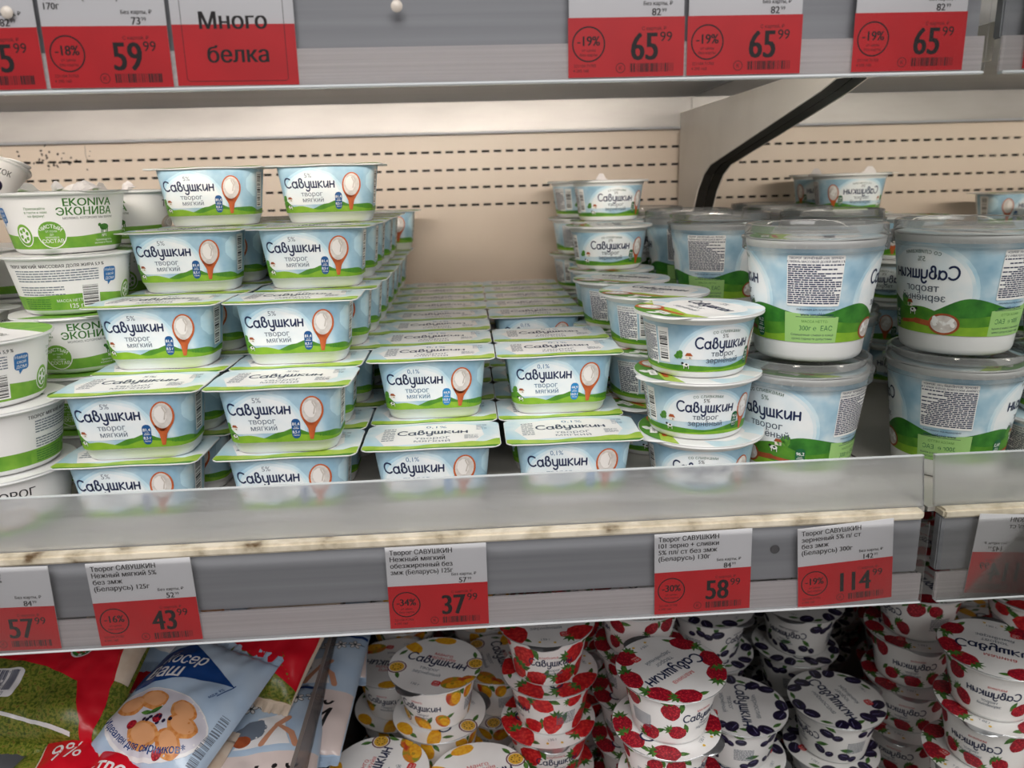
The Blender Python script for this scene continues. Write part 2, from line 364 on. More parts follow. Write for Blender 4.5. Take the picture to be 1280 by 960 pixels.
def berry(A, kind, x, y, r, rot=0, lv=3):
    if kind == 'raspberry':
        A.ell(x, y, r, r * .82, rasp, lv, rot, 22, .035, 1); leaf_crown(A, x - r * .85 * cos(rot), y - r * .85 * sin(rot), r * .75, rot + pi, lv + 1)
    elif kind == 'strawberry':
        pts = [(1.05, 0), (.7, .5), (.1, .82), (-.5, .85), (-.9, .5), (-1, 0), (-.9, -.5), (-.5, -.85), (.1, -.82), (.7, -.5)]
        A.poly([(x + r * (px * cos(rot) - py * sin(rot)), y + r * (px * sin(rot) + py * cos(rot))) for px, py in pts], straw, lv); leaf_crown(A, x - r * .9 * cos(rot), y - r * .9 * sin(rot), r * .7, rot + pi, lv + 1)
    elif kind == 'prune':
        A.ell(x, y, r, r * .74, prune, lv, rot, 20); A.stroke([(x - r * .5 * cos(rot), y - r * .5 * sin(rot) + r * .25), (x + r * .4 * cos(rot), y + r * .4 * sin(rot) + r * .25)], r * .07, flat('prune_highlight', '8a86b8'), lv + 1)  # lilac stroke: highlight painted into the printed prune
    elif kind == 'mango':
        A.ell(x, y, r * 1.15, r * .8, mangoskin, lv, rot, 20); A.ell(x + r * .25, y - r * .2, r * .85, r * .5, mango, lv + 1, rot, 16)
    elif kind == 'mangoslice':
        A.ell(x, y, r * 1.3, r * .7, mango, lv, rot, 20, .02)
    elif kind == 'passion':
        A.ell(x, y, r, r * .95, passio, lv, rot, 20); A.ell(x, y, r * .86, r * .81, wht, lv + 1, rot, 20); A.ell(x, y, r * .78, r * .73, passy, lv + 2, rot, 18)
        for i in range(8): A.ell(x + r * .42 * cos(i * .785), y + r * .4 * sin(i * .785), r * .09, r * .07, blk, lv + 3, 0, 6)
def leaf_crown(A, x, y, r, rot, lv):
    for i in range(5):
        a = rot + (i - 2) * .62; A.poly([(x + r * .3 * cos(a + 1.2), y + r * .3 * sin(a + 1.2)), (x + r * cos(a), y + r * sin(a)), (x + r * .3 * cos(a - 1.2), y + r * .3 * sin(a - 1.2))], leafm, lv)
def leaf(A, x, y, r, rot, lv=3):
    pts = [(r * t, r * .36 * sin(pi * (t + 1) / 2)) for t in (-1, -.6, -.2, .2, .6, 1)] + [(r * t, -r * .36 * sin(pi * (t + 1) / 2)) for t in (.6, .2, -.2, -.6)]
    c, d = cos(rot), sin(rot); A.poly([(x + px * c - py * d, y + px * d + py * c) for px, py in pts], leafm, lv)

# ---------------------------------------------------------------- surfaces (all art in millimetres)
class Wall:
    """side wall of a cup: ring of columns, straight in each vertical span"""
    def __init__(s, ref, nrm, xs, prof):
        s.ref, s.nrm, s.xs, s.prof = ref, nrm, xs, prof      # ref(z) -> list of (x,y); xs arc positions
    def at(s, x, z, off):
        xs = s.xs; n = len(xs) - 1; per = xs[-1] - xs[0]
        while x < xs[0]: x += per
        while x > xs[-1]: x -= per
        lo, hi = 0, n
        while hi - lo > 1:
            m = (lo + hi) // 2
            if xs[m] <= x: lo = m
            else: hi = m
        t = (x - xs[lo]) / (xs[hi] - xs[lo]); R = s.ring(z); a, b = R[lo], R[hi % len(R)]; na, nb = s.nrm[lo], s.nrm[hi % len(s.nrm)]
        nx, ny = na[0] + (nb[0] - na[0]) * t, na[1] + (nb[1] - na[1]) * t; l = hypot(nx, ny)
        nx /= l; ny /= l; return (a[0] + (b[0] - a[0]) * t + nx * off, a[1] + (b[1] - a[1]) * t + ny * off, z), (nx, ny, 0)
    def ring(s, z):
        z = round(z, 3)
        if z not in s._c: s._c[z] = s.ref(z)
        return s._c[z]
    _c = None
def lerp_prof(prof, z):
    for (z0, r0), (z1, r1) in zip(prof, prof[1:]):
        if z <= z1: 
            t = (z - z0) / (z1 - z0) if z1 > z0 else 1; return r0 + (r1 - r0) * t
    return prof[-1][1]
def round_wall(prof, rref, N=64):
    ang = [-pi + 2 * pi * i / N for i in range(N)]; xs = [a * rref for a in ang] + [pi * rref]
    w = Wall(lambda z: [(lerp_prof(prof, z) * sin(a), -lerp_prof(prof, z) * cos(a)) for a in ang], [(sin(a), -cos(a)) for a in ang], xs, prof); w._c = {}; return w
def rr_points(a, b, r, K=6, E=6):
    P, Nn = [], []
    cs = [(a - r, b - r, 0), (-(a - r), b - r, 90), (-(a - r), -(b - r), 180), (a - r, -(b - r), 270)]
    # start at the back centre and run through +x side... ordered so arc x=0 is the front centre (-Y)
    seq = [(-(a - r), b - r, 90), (-(a - r), -(b - r), 180), (a - r, -(b - r), 270), (a - r, b - r, 0)]
    P.append((0, b)); Nn.append((0, 1))
    prev = (0, b)
    for i, (cx, cy, a0) in enumerate(seq):
        first = (cx + r * cos(radians(a0)), cy + r * sin(radians(a0)))
        for k in range(1, E): P.append((prev[0] + (first[0] - prev[0]) * k / E, prev[1] + (first[1] - prev[1]) * k / E)); Nn.append((cos(radians(a0)), sin(radians(a0))))
        for k in range(K + 1):
            t = radians(a0 + 90 * k / K); P.append((cx + r * cos(t), cy + r * sin(t))); Nn.append((cos(t), sin(t)))
        prev = P[-1]
    for k in range(1, E): P.append((prev[0] * (1 - k / E), b)); Nn.append((0, 1))
    return P, Nn
def rect_wall(fa, fb, fr):
    P, Nn = rr_points(fa(30), fb(30), fr(30)); xs = [0]
    for i in range(len(P)): q = P[(i + 1) % len(P)]; xs.append(xs[-1] + hypot(q[0] - P[i][0], q[1] - P[i][1]))
    h = xs[-1] / 2; xs = [x - h for x in xs]
    w = Wall(lambda z: rr_points(fa(z), fb(z), fr(z))[0], Nn, xs, None); w._c = {}; return w
def wall_mesh(name, w, zs, mat, cap_bottom=True, cap_top=False):
    V, F, NN = [], [], []; n = len(w.nrm)
    for z in zs: V += [(x / 1000, y / 1000, z / 1000) for x, y in w.ring(z)]
    for k in range(len(zs) - 1):
        for i in range(n): F.append((k * n + i, k * n + (i + 1) % n, (k + 1) * n + (i + 1) % n, (k + 1) * n + i))
    sm = [True] * len(F)
    if cap_bottom: F.append(tuple(range(n))[::-1]); sm.append(False)
    if cap_top: b = (len(zs) - 1) * n; F.append(tuple(range(b, b + n))); sm.append(False)
    return mesh(name, V, F, mat, smooth=sm)
def spun(name, prof, mat, N=64, closed=False):
    """surface of revolution through (r, z) in mm"""
    V, F = [], []; n = N
    for r, z in prof:
        for i in range(n): a = 2 * pi * i / n; V.append((r * cos(a) / 1000, r * sin(a) / 1000, z / 1000))
    for k in range(len(prof) - 1):
        for i in range(n): F.append((k * n + i, k * n + (i + 1) % n, (k + 1) * n + (i + 1) % n, (k + 1) * n + i))
    me = mesh(name, V, F, mat, smooth=True)
    b = bmesh.new(); b.from_mesh(me); bmesh.ops.remove_doubles(b, verts=b.verts, dist=1e-6); bmesh.ops.recalc_face_normals(b, faces=b.faces)
    for e in b.edges:
        if len(e.link_faces) == 2 and e.calc_face_angle(0) > .7: e.smooth = False
    b.to_mesh(me); b.free(); return me
LV = .045                     # mm between printed layers
def art_mesh(name, A, fn, xs=None, ys=None, base=.10):
    V, F, NN, UV, FM, mats = [], [], [], [], [], []
    for pts, m, lv in A.p:
        if m not in mats: mats.append(m)
        mi = mats.index(m); pieces = [pts]
        for ax, cuts in ((0, xs), (1, ys)):
            if not cuts: continue
            nxt = []
            for q in pieces:
                lo, hi = min(p[ax] for p in q), max(p[ax] for p in q); cc = [c for c in cuts if lo < c < hi]; rest = q
                for c in cc:
                    a = half(rest, ax, c, -1); rest = half(rest, ax, c, 1)
                    if len(a) >= 3: nxt.append(a)
                    if len(rest) < 3: break
                if len(rest) >= 3: nxt.append(rest)
            pieces = nxt
        for q in pieces:
            ar = sum(q[i][0] * q[(i + 1) % len(q)][1] - q[(i + 1) % len(q)][0] * q[i][1] for i in range(len(q)))
            if abs(ar) < 1e-6: continue
            if ar < 0: q = q[::-1]
            b = len(V)
            for x, y in q:
                p, n = fn(x, y, base + lv * LV); V.append((p[0] / 1000, p[1] / 1000, p[2] / 1000)); NN.append(n); UV.append((x / 100, y / 100))
            F.append(tuple(range(b, len(V)))); FM.append(mi)
    return mesh(name, V, F, mats, FM, True, NN, UV)
def flat_fn(z0): return lambda x, y, off: ((x, y, z0 + off), (0, 0, 1))
def cuts_of(w): 
    per = w.xs[-1] - w.xs[0]; return sorted([x for x in w.xs] + [x + per for x in w.xs[1:]] + [x - per for x in w.xs[:-1]])

class Kind:
    def __init__(s, name, cat, parts): s.name, s.cat, s.parts = name, cat, parts     # parts: (name, mesh, label|None)
def place(K, loc, rz, label, group=None, tilt=(0, 0)):
    e = bpy.data.objects.new(K.name, None); COL.objects.link(e); e.empty_display_size = .01; e.location = loc; e.rotation_euler = (tilt[0], tilt[1], rz)
    tag(e, label, K.cat, group)
    for nm, me, sub, z in K.parts:
        o = link(nm, me, e, (0, 0, z / 1000))
        for nm2, me2 in sub: link(nm2, me2, o)
    return e

# ---- soft-curd rectangular cup (lid 87 x 57, height 44.5)
H_SOFT, H_FLAT, H_TUB, H_EKO, H_FRU = .0445, .0410, .0868, .0415, .0500
def soft_dim(top, bot): return lambda z: bot + (top - bot) * max(0, min(1, (z - 7) / 36)) if z > 7 else (bot - .5 if z > 6.9 else bot - 3.2 + 2.7 * (max(0, z) / 6.9) ** .5)
soft_w = rect_wall(soft_dim(37.4, 33.4), soft_dim(23.4, 20), lambda z: 11.5)
def rr_poly(a, b, r, n=6):
    return [(sx * (a - r) + r * cos(radians(q + 90 * k / n)), sy * (b - r) + r * sin(radians(q + 90 * k / n))) for sx, sy, q in ((1, 1, 0), (-1, 1, 90), (-1, -1, 180), (1, -1, 270)) for k in range(n + 1)]
def droop(x, y, off, z0=44.0, a=44.5, b=26.6):
    e = max(0, abs(y) - 19) / 8; f = max(0, abs(x) - 35) / 9.5
    return (x, y, z0 + off - .5 * e * e - .5 * f * f + .25 * sin(x * .12 + y * .2)), (0.02 * sin(x * .2), .02 * sin(y * .3 + x * .1), 1)
def sheet_mesh(name, outline_art_mat, a, b, r, fn, thick=.5):
    """lid foil: gridded rounded rectangle following fn, with a skirt edge"""
    A = Art(); A.p.append((rr_poly(a, b, r), outline_art_mat, 0))
    return A
def soft_label(kind):
    A = Art(); A.rect(-64, 8, 64, 42.2, sky, -2)
    for q, mm in enumerate((skyB, skyC, cloud)):
        g = 1.16 - .08 * q; A.poly([(-9.5 + g * 23 * cos(radians(a)) * (1 + .03 * sin(a * .11 + q)), 14 + g * 23.5 * sin(radians(a)) * (1 + .02 * cos(a * .13))) for a in range(0, 181, 10)], mm, q - 2 + 1)
    A.ell(38, 30, 6, 9, skyB, -1, .3, wob=.06)
    hill(A, [(-64, 12), (-40, 15), (-34, 17.5), (-26, 12), (-14, 10.5), (0, 14.5), (9, 17), (20, 13.5), (34, 14), (46, 11), (64, 12)], 8, hillD, 2, 64)
    hill(A, [(-64, 9), (-34, 12), (-22, 13), (-6, 10), (8, 13), (22, 12), (34, 10), (64, 9)], 8, hillL, 3, 64)
    A.text('5%' if kind == '5' else '0,1%', -12, 35.8, 4.6 if kind == '5' else 4.4, grey if kind == '5' else flat('ink_blue', '2f6f9f'), 3)
    put_logo(A, -11.6, 29.0, 38, 4)
    tk = grey if kind == '5' else flat('ink_steel', '5d7c98')
    A.text('творог', -11, 22, 5.0, tk, 3, sx=1.05, bold=.012); A.text('мягкий', -10.5, 17.6, 5.0, tk, 3, sx=1.02, bold=.012)
    spoon_v(A, 20.5, 28, 7.2, 9.6, 9.2, 5)
    if kind == '5': pill(A, 10.2, 16.5, 5.6, 13, pillb, '81,4', '8,5 г', 5)
    else: pill(A, 10.2, 16.5, 5.8, 12.5, pillc, '44,9', '10,0 г', 5)
    A.text('125 г', 29, 12, 3.2, hillX, 5); house(A, -29, 16.5, 1.0); cow(A, -30.5, 12.5, 1.1); tree(A, -34, 17, 1.2)
    A.rect(44, 13.5, 58, 40, wht, 3); A.bars(50.5, 26.5, 9, 24, tagink, 4, 5, vert=False, n=18); A.lines(-58, 12, -44, 40, 1.6, navy, 4, 3)
    A.text('Савушкин', 0, 0, .01, navy, 1) if False else None
    B = Art(); B.p = A.p; return B
def wrap_clip(A, per):
    return A
def soft_lid_art(kind):
    A = Art(); A.p.append((rr_poly(44.2, 26.3, 6), lidsky, 0)); B = Art()
    B.poly([(-30, -20), (-38, 0), (-32, 16), (-10, 24), (16, 24), (32, 16), (34, -4), (28, -18)], wht, 1)
    hill(B, [(-44, -17), (-30, -20), (-12, -23), (6, -20), (24, -17), (34, -19), (44, -12)], -28, limeb, 2); hill(B, [(-44, -26), (-20, -27), (10, -26.5), (30, -26), (44, -25)], -28, hillD, 3)
    B.text('5%' if kind == '5' else '0,1%', 2, 17, 7.5, grey if kind == '5' else MATS['ink_blue'], 3); put_logo(B, 0, 4, 46, 4)
    B.text('творог', 0, -6.5, 7, grey, 3); B.text('мягкий', 0, -13, 7, grey, 3); B.lines(-33, -14, -25, 16, 3.6, grey, 3, 4, .4)
    B.rrect(25, -8, 9, 9, .6, wht, 4); B.lines(29, 8, 36, 18, 2.2, MATS.get('ink_steel', grey), 3, 5, .3); B.lines(21, -12, 30, -4, 1.7, grey, 5, 8, .45)
    for i, (pts, m, lv) in enumerate(B.p): B.p[i] = ([(px, py * .94) for px, py in pts], m, lv)
    B.clip(-44, 44, -26.2, 26.2)
    # keep the art inside the rounded corners
    q = []
    for pts, m, lv in B.p:
        for sx, sy in ((1, 1), (1, -1), (-1, 1), (-1, -1)): pts = halfn(pts, sx * .7071, sy * .7071, (44.2 - 6 + 26.3 - 6) * .7071 + 6 - .1); 
        if len(pts) >= 3: q.append((pts, m, lv))
    A.p += q; return A
gx = [i * 4.0 for i in range(-11, 12)]; gy = [i * 4.0 for i in range(-7, 8)]
def solid_sheet(name, a, b, r, fn, mat, thick):
    A = Art(); A.p.append((rr_poly(a, b, r), mat, 0)); me = art_mesh(name, A, fn, gx, gy, 0)
    bm = bmesh.new(); bm.from_mesh(me); bmesh.ops.remove_doubles(bm, verts=bm.verts, dist=2e-5)
    ext = bmesh.ops.extrude_face_region(bm, geom=bm.faces[:]); bmesh.ops.translate(bm, verts=[v for v in ext['geom'] if isinstance(v, bmesh.types.BMVert)], vec=(0, 0, -thick / 1000))
    bmesh.ops.recalc_face_normals(bm, faces=bm.faces); me2 = bpy.data.meshes.new(name); bm.to_mesh(me2); bm.free(); me2.materials.append(mat); return me2
SOFT = {}
soft_body = wall_mesh('cup_body', soft_w, [0, .8, 2.5, 6.9, 7.01, 43.0], plast); soft_cuts = cuts_of(soft_w)
soft_lid = solid_sheet('lid', 44.5, 26.6, 6.3, droop, plast, .7)
for k in ('5', '01'):
    lab = art_mesh('label', soft_label(k), soft_w.at, soft_cuts, base=.2); lp = art_mesh('lid_print', soft_lid_art(k), lambda x, y, o: droop(x, y, o), gx, gy)
    SOFT[k] = Kind('curd_cup', 'cup', [('cup_body', soft_body, [('label', lab)], 0), ('lid', soft_lid, [('lid_print', lp)], 0)])

# ---- text panel shared by the round cups
def panel(A, cx, y0, y1, w, lv=3, big=True):
    h = y1 - y0; A.rrect(cx, (y0 + y1) / 2, w, h, 1, wht, lv - 1)
    A.text('ТВОРОГ ЗЕРНЁНЫЙ «101 ЗЕРНО+', cx, y1 - h * .05, h * .062, navy, lv, bold=.03, sx=min(1.0, w / (h * .062 * 17.5))); A.text('СЛИВКИ» МАССОВОЙ ДОЛЕЙ ЖИРА 5 %', cx, y1 - h * .12, h * .062, navy, lv, bold=.03, sx=min(1.0, w / (h * .062 * 20)))
    A.lines(cx - w / 2 + .5, y0 + h * .02, cx + w / 2 - .5, y1 - h * .17, h * .042, navy, lv, 7, .62)
def ground(A, y0, per, top, lv=2):
    hill(A, [(-per / 2, top * .9), (-per * .38, top * 1.15), (-per * .25, top * .8), (-per * .1, top * .85), (0, top * .75), (per * .12, top * 1.1), (per * .25, top * .85), (per * .38, top * 1.15), (per / 2, top * .9)], y0, hillD, lv, 80)
    hill(A, [(-per / 2, top * .55), (-per * .3, top * .7), (-per * .12, top * .45), (per * .06, top * .66), (per * .22, top * .5), (per * .4, top * .72), (per / 2, top * .55)], y0, hillL, lv + 1, 80)
# ---- flat round cup 130 g
flat_prof = [(0, 28.5), (1.2, 30), (4, 31), (33.5, 35.6), (34, 36.6), (38, 37.4), (38.2, 41.2)]
flat_w = round_wall(flat_prof, 33.5); PERF = 2 * pi * 33.5
def flat_label():
    A = Art(); A.rect(-PERF / 2, 4.2, PERF / 2, 33.4, sky, -2)
    for c in (0, 105):
        for k, mm in enumerate((skyB, skyC, cloud)):
            g = 1.14 - .07 * k; A.poly([(c + g * 26 * cos(radians(a)), 12 + g * 20 * sin(radians(a))) for a in range(0, 181, 10)], mm, k - 1)
    ground(A, 4.2, PERF, 9.6)
    for c in (0, 105.2):
        A.text('со сливками', c + 1, 29.6, 3.0, flat('ink_green_grey', '4d6b5c'), 4, arc=60); A.text('5%', c, 26.6, 3.4, blk, 4)
        put_logo(A, c, 21.2, 36, 5); A.text('творог', c, 15.6, 4.6, flat('ink_slate', '4c5766'), 4, sx=1.1, bold=.012); A.text('зернёный', c, 11.4, 4.6, MATS['ink_slate'], 4, sx=1.05, bold=.012)
        pill(A, c + 21, 12.5, 4.8, 10.5, pillg, '96,2', '10,0 г', 5); spoon_v(A, c + 28.5, 20, 6, 8.6, 5, 6, True)
        tree(A, c - 28, 13, 1.3); house(A, c - 22, 12, 1.2); cow(A, c - 24, 8.5, 1.3)
    for c in (-48, 57): panel(A, c, 7, 31.5, 19 if c > 0 else 19) if c > 0 else None
    A.rect(-43, 9, -35, 31, wht, 4); A.bars(-39, 20, 6, 18, tagink, 5, 9, vert=False, n=16); panel(A, -53, 7, 31.5, 17)
    return A
flat_lab = art_mesh('label', flat_label().clip(-PERF / 2, PERF / 2, 4.1, 33.4), flat_w.at, cuts_of(flat_w), base=.2)
flat_body = wall_mesh('cup_body', flat_w, [0, 1.2, 4, 33.5, 34, 38, 38.2], plast)
flat_rim = spun('rim', [(36.9, 37.0), (41.3, 36.8), (41.7, 37.5), (41.3, 38.4), (36.9, 38.4)], plast)
def flat_lid_art():
    A = Art(); A.ell(0, 0, 41.3, 41.3, lidsky, 0, n=64); B = Art(); B.ell(2, 2, 30, 26, wht, 1, wob=.05)
    B.poly([(-42, -42), (42, -42), (42, -14), (20, -20), (0, -17), (-20, -22), (-42, -12)], limeb, 2); B.poly([(-42, -42), (42, -42), (42, -26), (10, -28), (-15, -25), (-42, -22)], hillD, 3)
    put_logo(B, 0, 8, 48, 5); B.text('творог', 0, -2, 6, grey, 4); B.text('зернёный', 0, -9, 6, grey, 4); B.text('5%', 0, 20, 6, grey, 4)
    B.ell(-14, -28, 12, 8, orange, 5, .2); B.ell(-14, -28, 9.5, 6, cream, 6, .2); B.stroke([(-3, -26), (22, -24)], 3, orange, 5)
    for i in range(12): B.ell(-14 + 6 * cos(i * 2.4) * (i / 12), -28 + 4 * sin(i * 2.4), 2, 1.6, wht, 7, i, 8)
    B.clip_disc(41.1); A.p += B.p; B2 = Art(); B2.rrect(10, -31, 14, 5, .8, wht, 8); B2.text('10:26:07', 10, -31, 2.6, blk, 9); B2.clip_disc(41); A.p += B2.p; return A
def wavy(z0, amp=.25):
    def f(x, y, off):
        r = hypot(x, y) / 41; return (x, y, z0 + off + amp * r * sin(x * .13) * cos(y * .11)), (.03 * sin(x * .17), .03 * sin(y * .15), 1)
    return f
g6 = [i * 6.0 for i in range(-8, 9)]
def disc(name, r, fn, mat, thick=.35, tabdir=None, tab=7):
    A = Art(); pts = []
    for i in range(64):
        a = 2 * pi * i / 64; rr = r
        if tabdir is not None:
            d = abs((a - tabdir + pi) % (2 * pi) - pi)
            if d < .30: rr = r + tab * (1 - (d / .30) ** 2) ** .5
        pts.append((rr * cos(a), rr * sin(a)))
    A.p.append((pts, mat, 0)); me = art_mesh(name, A, fn, g6, g6, 0); bm = bmesh.new(); bm.from_mesh(me); bmesh.ops.remove_doubles(bm, verts=bm.verts, dist=2e-5)
    ext = bmesh.ops.extrude_face_region(bm, geom=bm.faces[:]); bmesh.ops.translate(bm, verts=[v for v in ext['geom'] if isinstance(v, bmesh.types.BMVert)], vec=(0, 0, -thick / 1000))
    bmesh.ops.recalc_face_normals(bm, faces=bm.faces); me2 = bpy.data.meshes.new(name); bm.to_mesh(me2); bm.free(); me2.materials.append(mat); return me2
fw38 = wavy(38.85)
flat_lid = disc('lid', 41.6, fw38, plast, tabdir=radians(215)); flat_lp = art_mesh('lid_print', flat_lid_art(), fw38, g6, g6); flat_lp.transform(Matrix.Rotation(-1.55, 4, 'Z'))
for _m in (flat_lab, flat_body, flat_rim, flat_lid, flat_lp): _m.transform(Matrix.Scale(.0410 / .0395, 4, (0, 0, 1)))
FLAT = Kind('grain_curd_cup', 'cup', [('cup_body', flat_body, [('label', flat_lab)], 0), ('rim', flat_rim, [], 0), ('lid', flat_lid, [('lid_print', flat_lp)], 0)])
def tuft(name, mat):
    """crumpled pull tab of a foil lid"""
    V = []; F = []; rnd = random.Random(4)
    for j in range(5):
        for i in range(8):
            a = pi * i / 7; r = (9 - j * 1.6) * (1 + .15 * rnd.uniform(-1, 1)); V.append((r * cos(a) / 1000, (4 - j * .6) * sin(a) * rnd.uniform(.6, 1.2) / 1000, (j * 2.1 + rnd.uniform(-.5, .5)) / 1000))
    for j in range(4):
        for i in range(7): F.append((j * 8 + i, j * 8 + i + 1, j * 8 + i + 9, j * 8 + i + 8))
    F.append(tuple(range(32, 40))); F.append(tuple(range(0, 8))[::-1])
    for j in range(4): F.append((j * 8, j * 8 + 8, j * 8 + 15, j * 8 + 7))
    return mesh(name, V, F, mat)
TUFT = tuft('pull_tab', noisy('crumpled_lid', [(.3, 'd8d2d2'), (.7, 'f0ecec')], 60, 2, .3, coord='Object', bump=.4))

# ---- tall tub 300 g with clear overcap
tub_prof = [(0, 31.5), (1.5, 33.5), (4, 34.4), (13, 35.3), (73, 42.6), (74, 43.2), (77.5, 43.4)]
tub_w = round_wall(tub_prof, 39, 72); PERT = 2 * pi * 39
def tub_label():
    A = Art(); A.rect(-PERT / 2, 13.2, PERT / 2, 72.8, sky, -2); Q = PERT / 4
    for c in (0, 2 * Q, -2 * Q): [A.ell(c, 40, 31 * (1.14 - .07 * k), 30 * (1.14 - .07 * k), mm, k - 1, n=36) for k, mm in enumerate((skyB, skyC, cloud))]
    hill(A, [(-PERT / 2, 26), (-Q * 1.5, 36), (-Q, 32), (-Q * .45, 38), (-8, 27), (Q * .4, 37), (Q, 31), (Q * 1.5, 38), (PERT / 2, 26)], 13.2, hillX, 2, 90)
    hill(A, [(-PERT / 2, 31), (-Q * 1.3, 25), (-Q, 27), (-Q * .4, 25), (6, 32), (Q * .5, 25), (Q, 28), (Q * 1.6, 25), (PERT / 2, 31)], 13.2, hillD, 3, 90)
    hill(A, [(-PERT / 2, 20), (-Q * 1.3, 18), (-Q, 22), (-Q * .2, 19), (Q * .5, 17), (Q, 21), (Q * 1.5, 19), (PERT / 2, 20)], 13.2, hillL, 4, 90)
    for c in (0, 2 * Q, -2 * Q):
        A.text('со сливками', c, 67.5, 4.0, MATS['ink_green_grey'], 5, arc=50); A.text('5%', c, 62.5, 4.6, MATS['ink_green_grey'], 5)
        put_logo(A, c, 52.5, 45, 6); A.text('творог', c, 43.6, 6.6, MATS['ink_slate'], 5, sx=1.1, bold=.012); A.text('зернёный', c, 37.4, 6.6, MATS['ink_slate'], 5, sx=1.05, bold=.012)
        A.ell(c - 16, 20.5, 10, 7.2, brick, 7); A.ell(c - 16, 20.5, 8.4, 5.8, cream, 8); A.stroke([(c - 8, 20), (c + 4, 21)], 3.6, brick, 7); A.stroke([(c + 2, 21), (c + 17, 19.5)], 2.4, brick, 7)
        rnd = random.Random(2)
        for i in range(22): A.ell(c - 16 + rnd.uniform(-6, 6), 20.5 + rnd.uniform(-3.8, 3.8), 1.9, 1.4, wht if i % 2 else cream, 9 + i % 3, rnd.random() * 3, 9)
        tree(A, c + 14, 31, 2); house(A, c + 9, 30, 1.4); cow(A, c + 6, 28, 1.6, 6); pill(A, c + 24, 22, 6.5, 15, pillg, '96,2', '10,0 г', 8)
    for c in (Q, -Q):
        A.rrect(c, 34, 34, 41, .5, flat('panel_tint', 'a9d07c'), 4) if False else None
        A.poly([(c - 17, 13.2), (c + 17, 13.2), (c + 17, 30), (c - 17, 33)], flat('panel_green', '9ecb7a'), 5); panel(A, c, 37, 69, 32, 6)
        A.text('Информация для потребителей', c + 2, 35, 1.7, navy, 6, sx=.9); A.text('www.savushkin.com', c + 3, 31.8, 3.1, navy, 6, bold=.02, sx=.8); A.stroke([(c - 10, 30.1), (c + 15, 30.1)], .3, navy, 6, False)
        A.text('МАССА НЕТТО:', c + 2, 27.2, 2.2, ekod, 6); A.text('300г ℮  ЕАС', c + 3, 22.8, 4.4, MATS['pill_green'], 6, sx=.9); A.text('Сквашенные сливки в конце', c + 1, 18.4, 2.0, navy, 6); A.text('срока годности допустимы', c + 1, 15.8, 2.0, navy, 6)
    return A.clip(-PERT / 2, PERT / 2, 13.2, 72.8)
tub_lab = art_mesh('label', tub_label(), tub_w.at, cuts_of(tub_w), base=.2)
tub_date = Art(); [tub_date.text('14.12.2019 02:35', c, 8.2, 4.2, grey, 1, sx=.95) for c in (-22,)]
tub_dm = art_mesh('date_print', tub_date, tub_w.at, cuts_of(tub_w))
tub_body = wall_mesh('cup_body', tub_w, [0, 1.5, 4, 13, 73, 74, 77.5], plast)
tub_foil = disc('foil_lid', 43.6, wavy(78.2, .2), plast, tabdir=radians(250), tab=4)
tfa = Art(); tfa.p = [(p, m, l) for p, m, l in flat_lid_art().p]; tub_fp = art_mesh('lid_print', tfa, wavy(78.3, .2), g6, g6)
cap_prof = [(43.9, 70.5), (45.1, 70.5), (45.6, 71), (45.6, 76.5), (46.4, 77.6), (46.4, 78.8), (44.6, 79.4), (44.2, 85.8), (43.2, 86.7), (41.6, 86.7), (41.0, 85.6), (40.6, 81.6), (39.6, 80.9), (0.01, 80.9)]
tub_cap = spun('overcap', cap_prof, overcap, 72)
rib_glints = Art(); nick_w = round_wall([(70, 45.75), (78, 45.75)], 45.7, 72)
for i in range(44): rib_glints.stroke([(-143 + i * 6.5, 72.8), (-142.2 + i * 6.5, 75)], .3, flat('cap_highlight_rib', 'd4d8da', .2), 1, False)  # pale strokes paint the highlights along the cap's ribs
cap_glints = art_mesh('overcap_rib_glint', rib_glints, nick_w.at, cuts_of(nick_w), base=-.02)
TUB = Kind('curd_tub', 'tub', [('cup_body', tub_body, [('label', tub_lab), ('date_print', tub_dm)], 0), ('foil_lid', tub_foil, [('lid_print', tub_fp)], 0), ('overcap', tub_cap, [('overcap_rib_glint', cap_glints)], 0)])

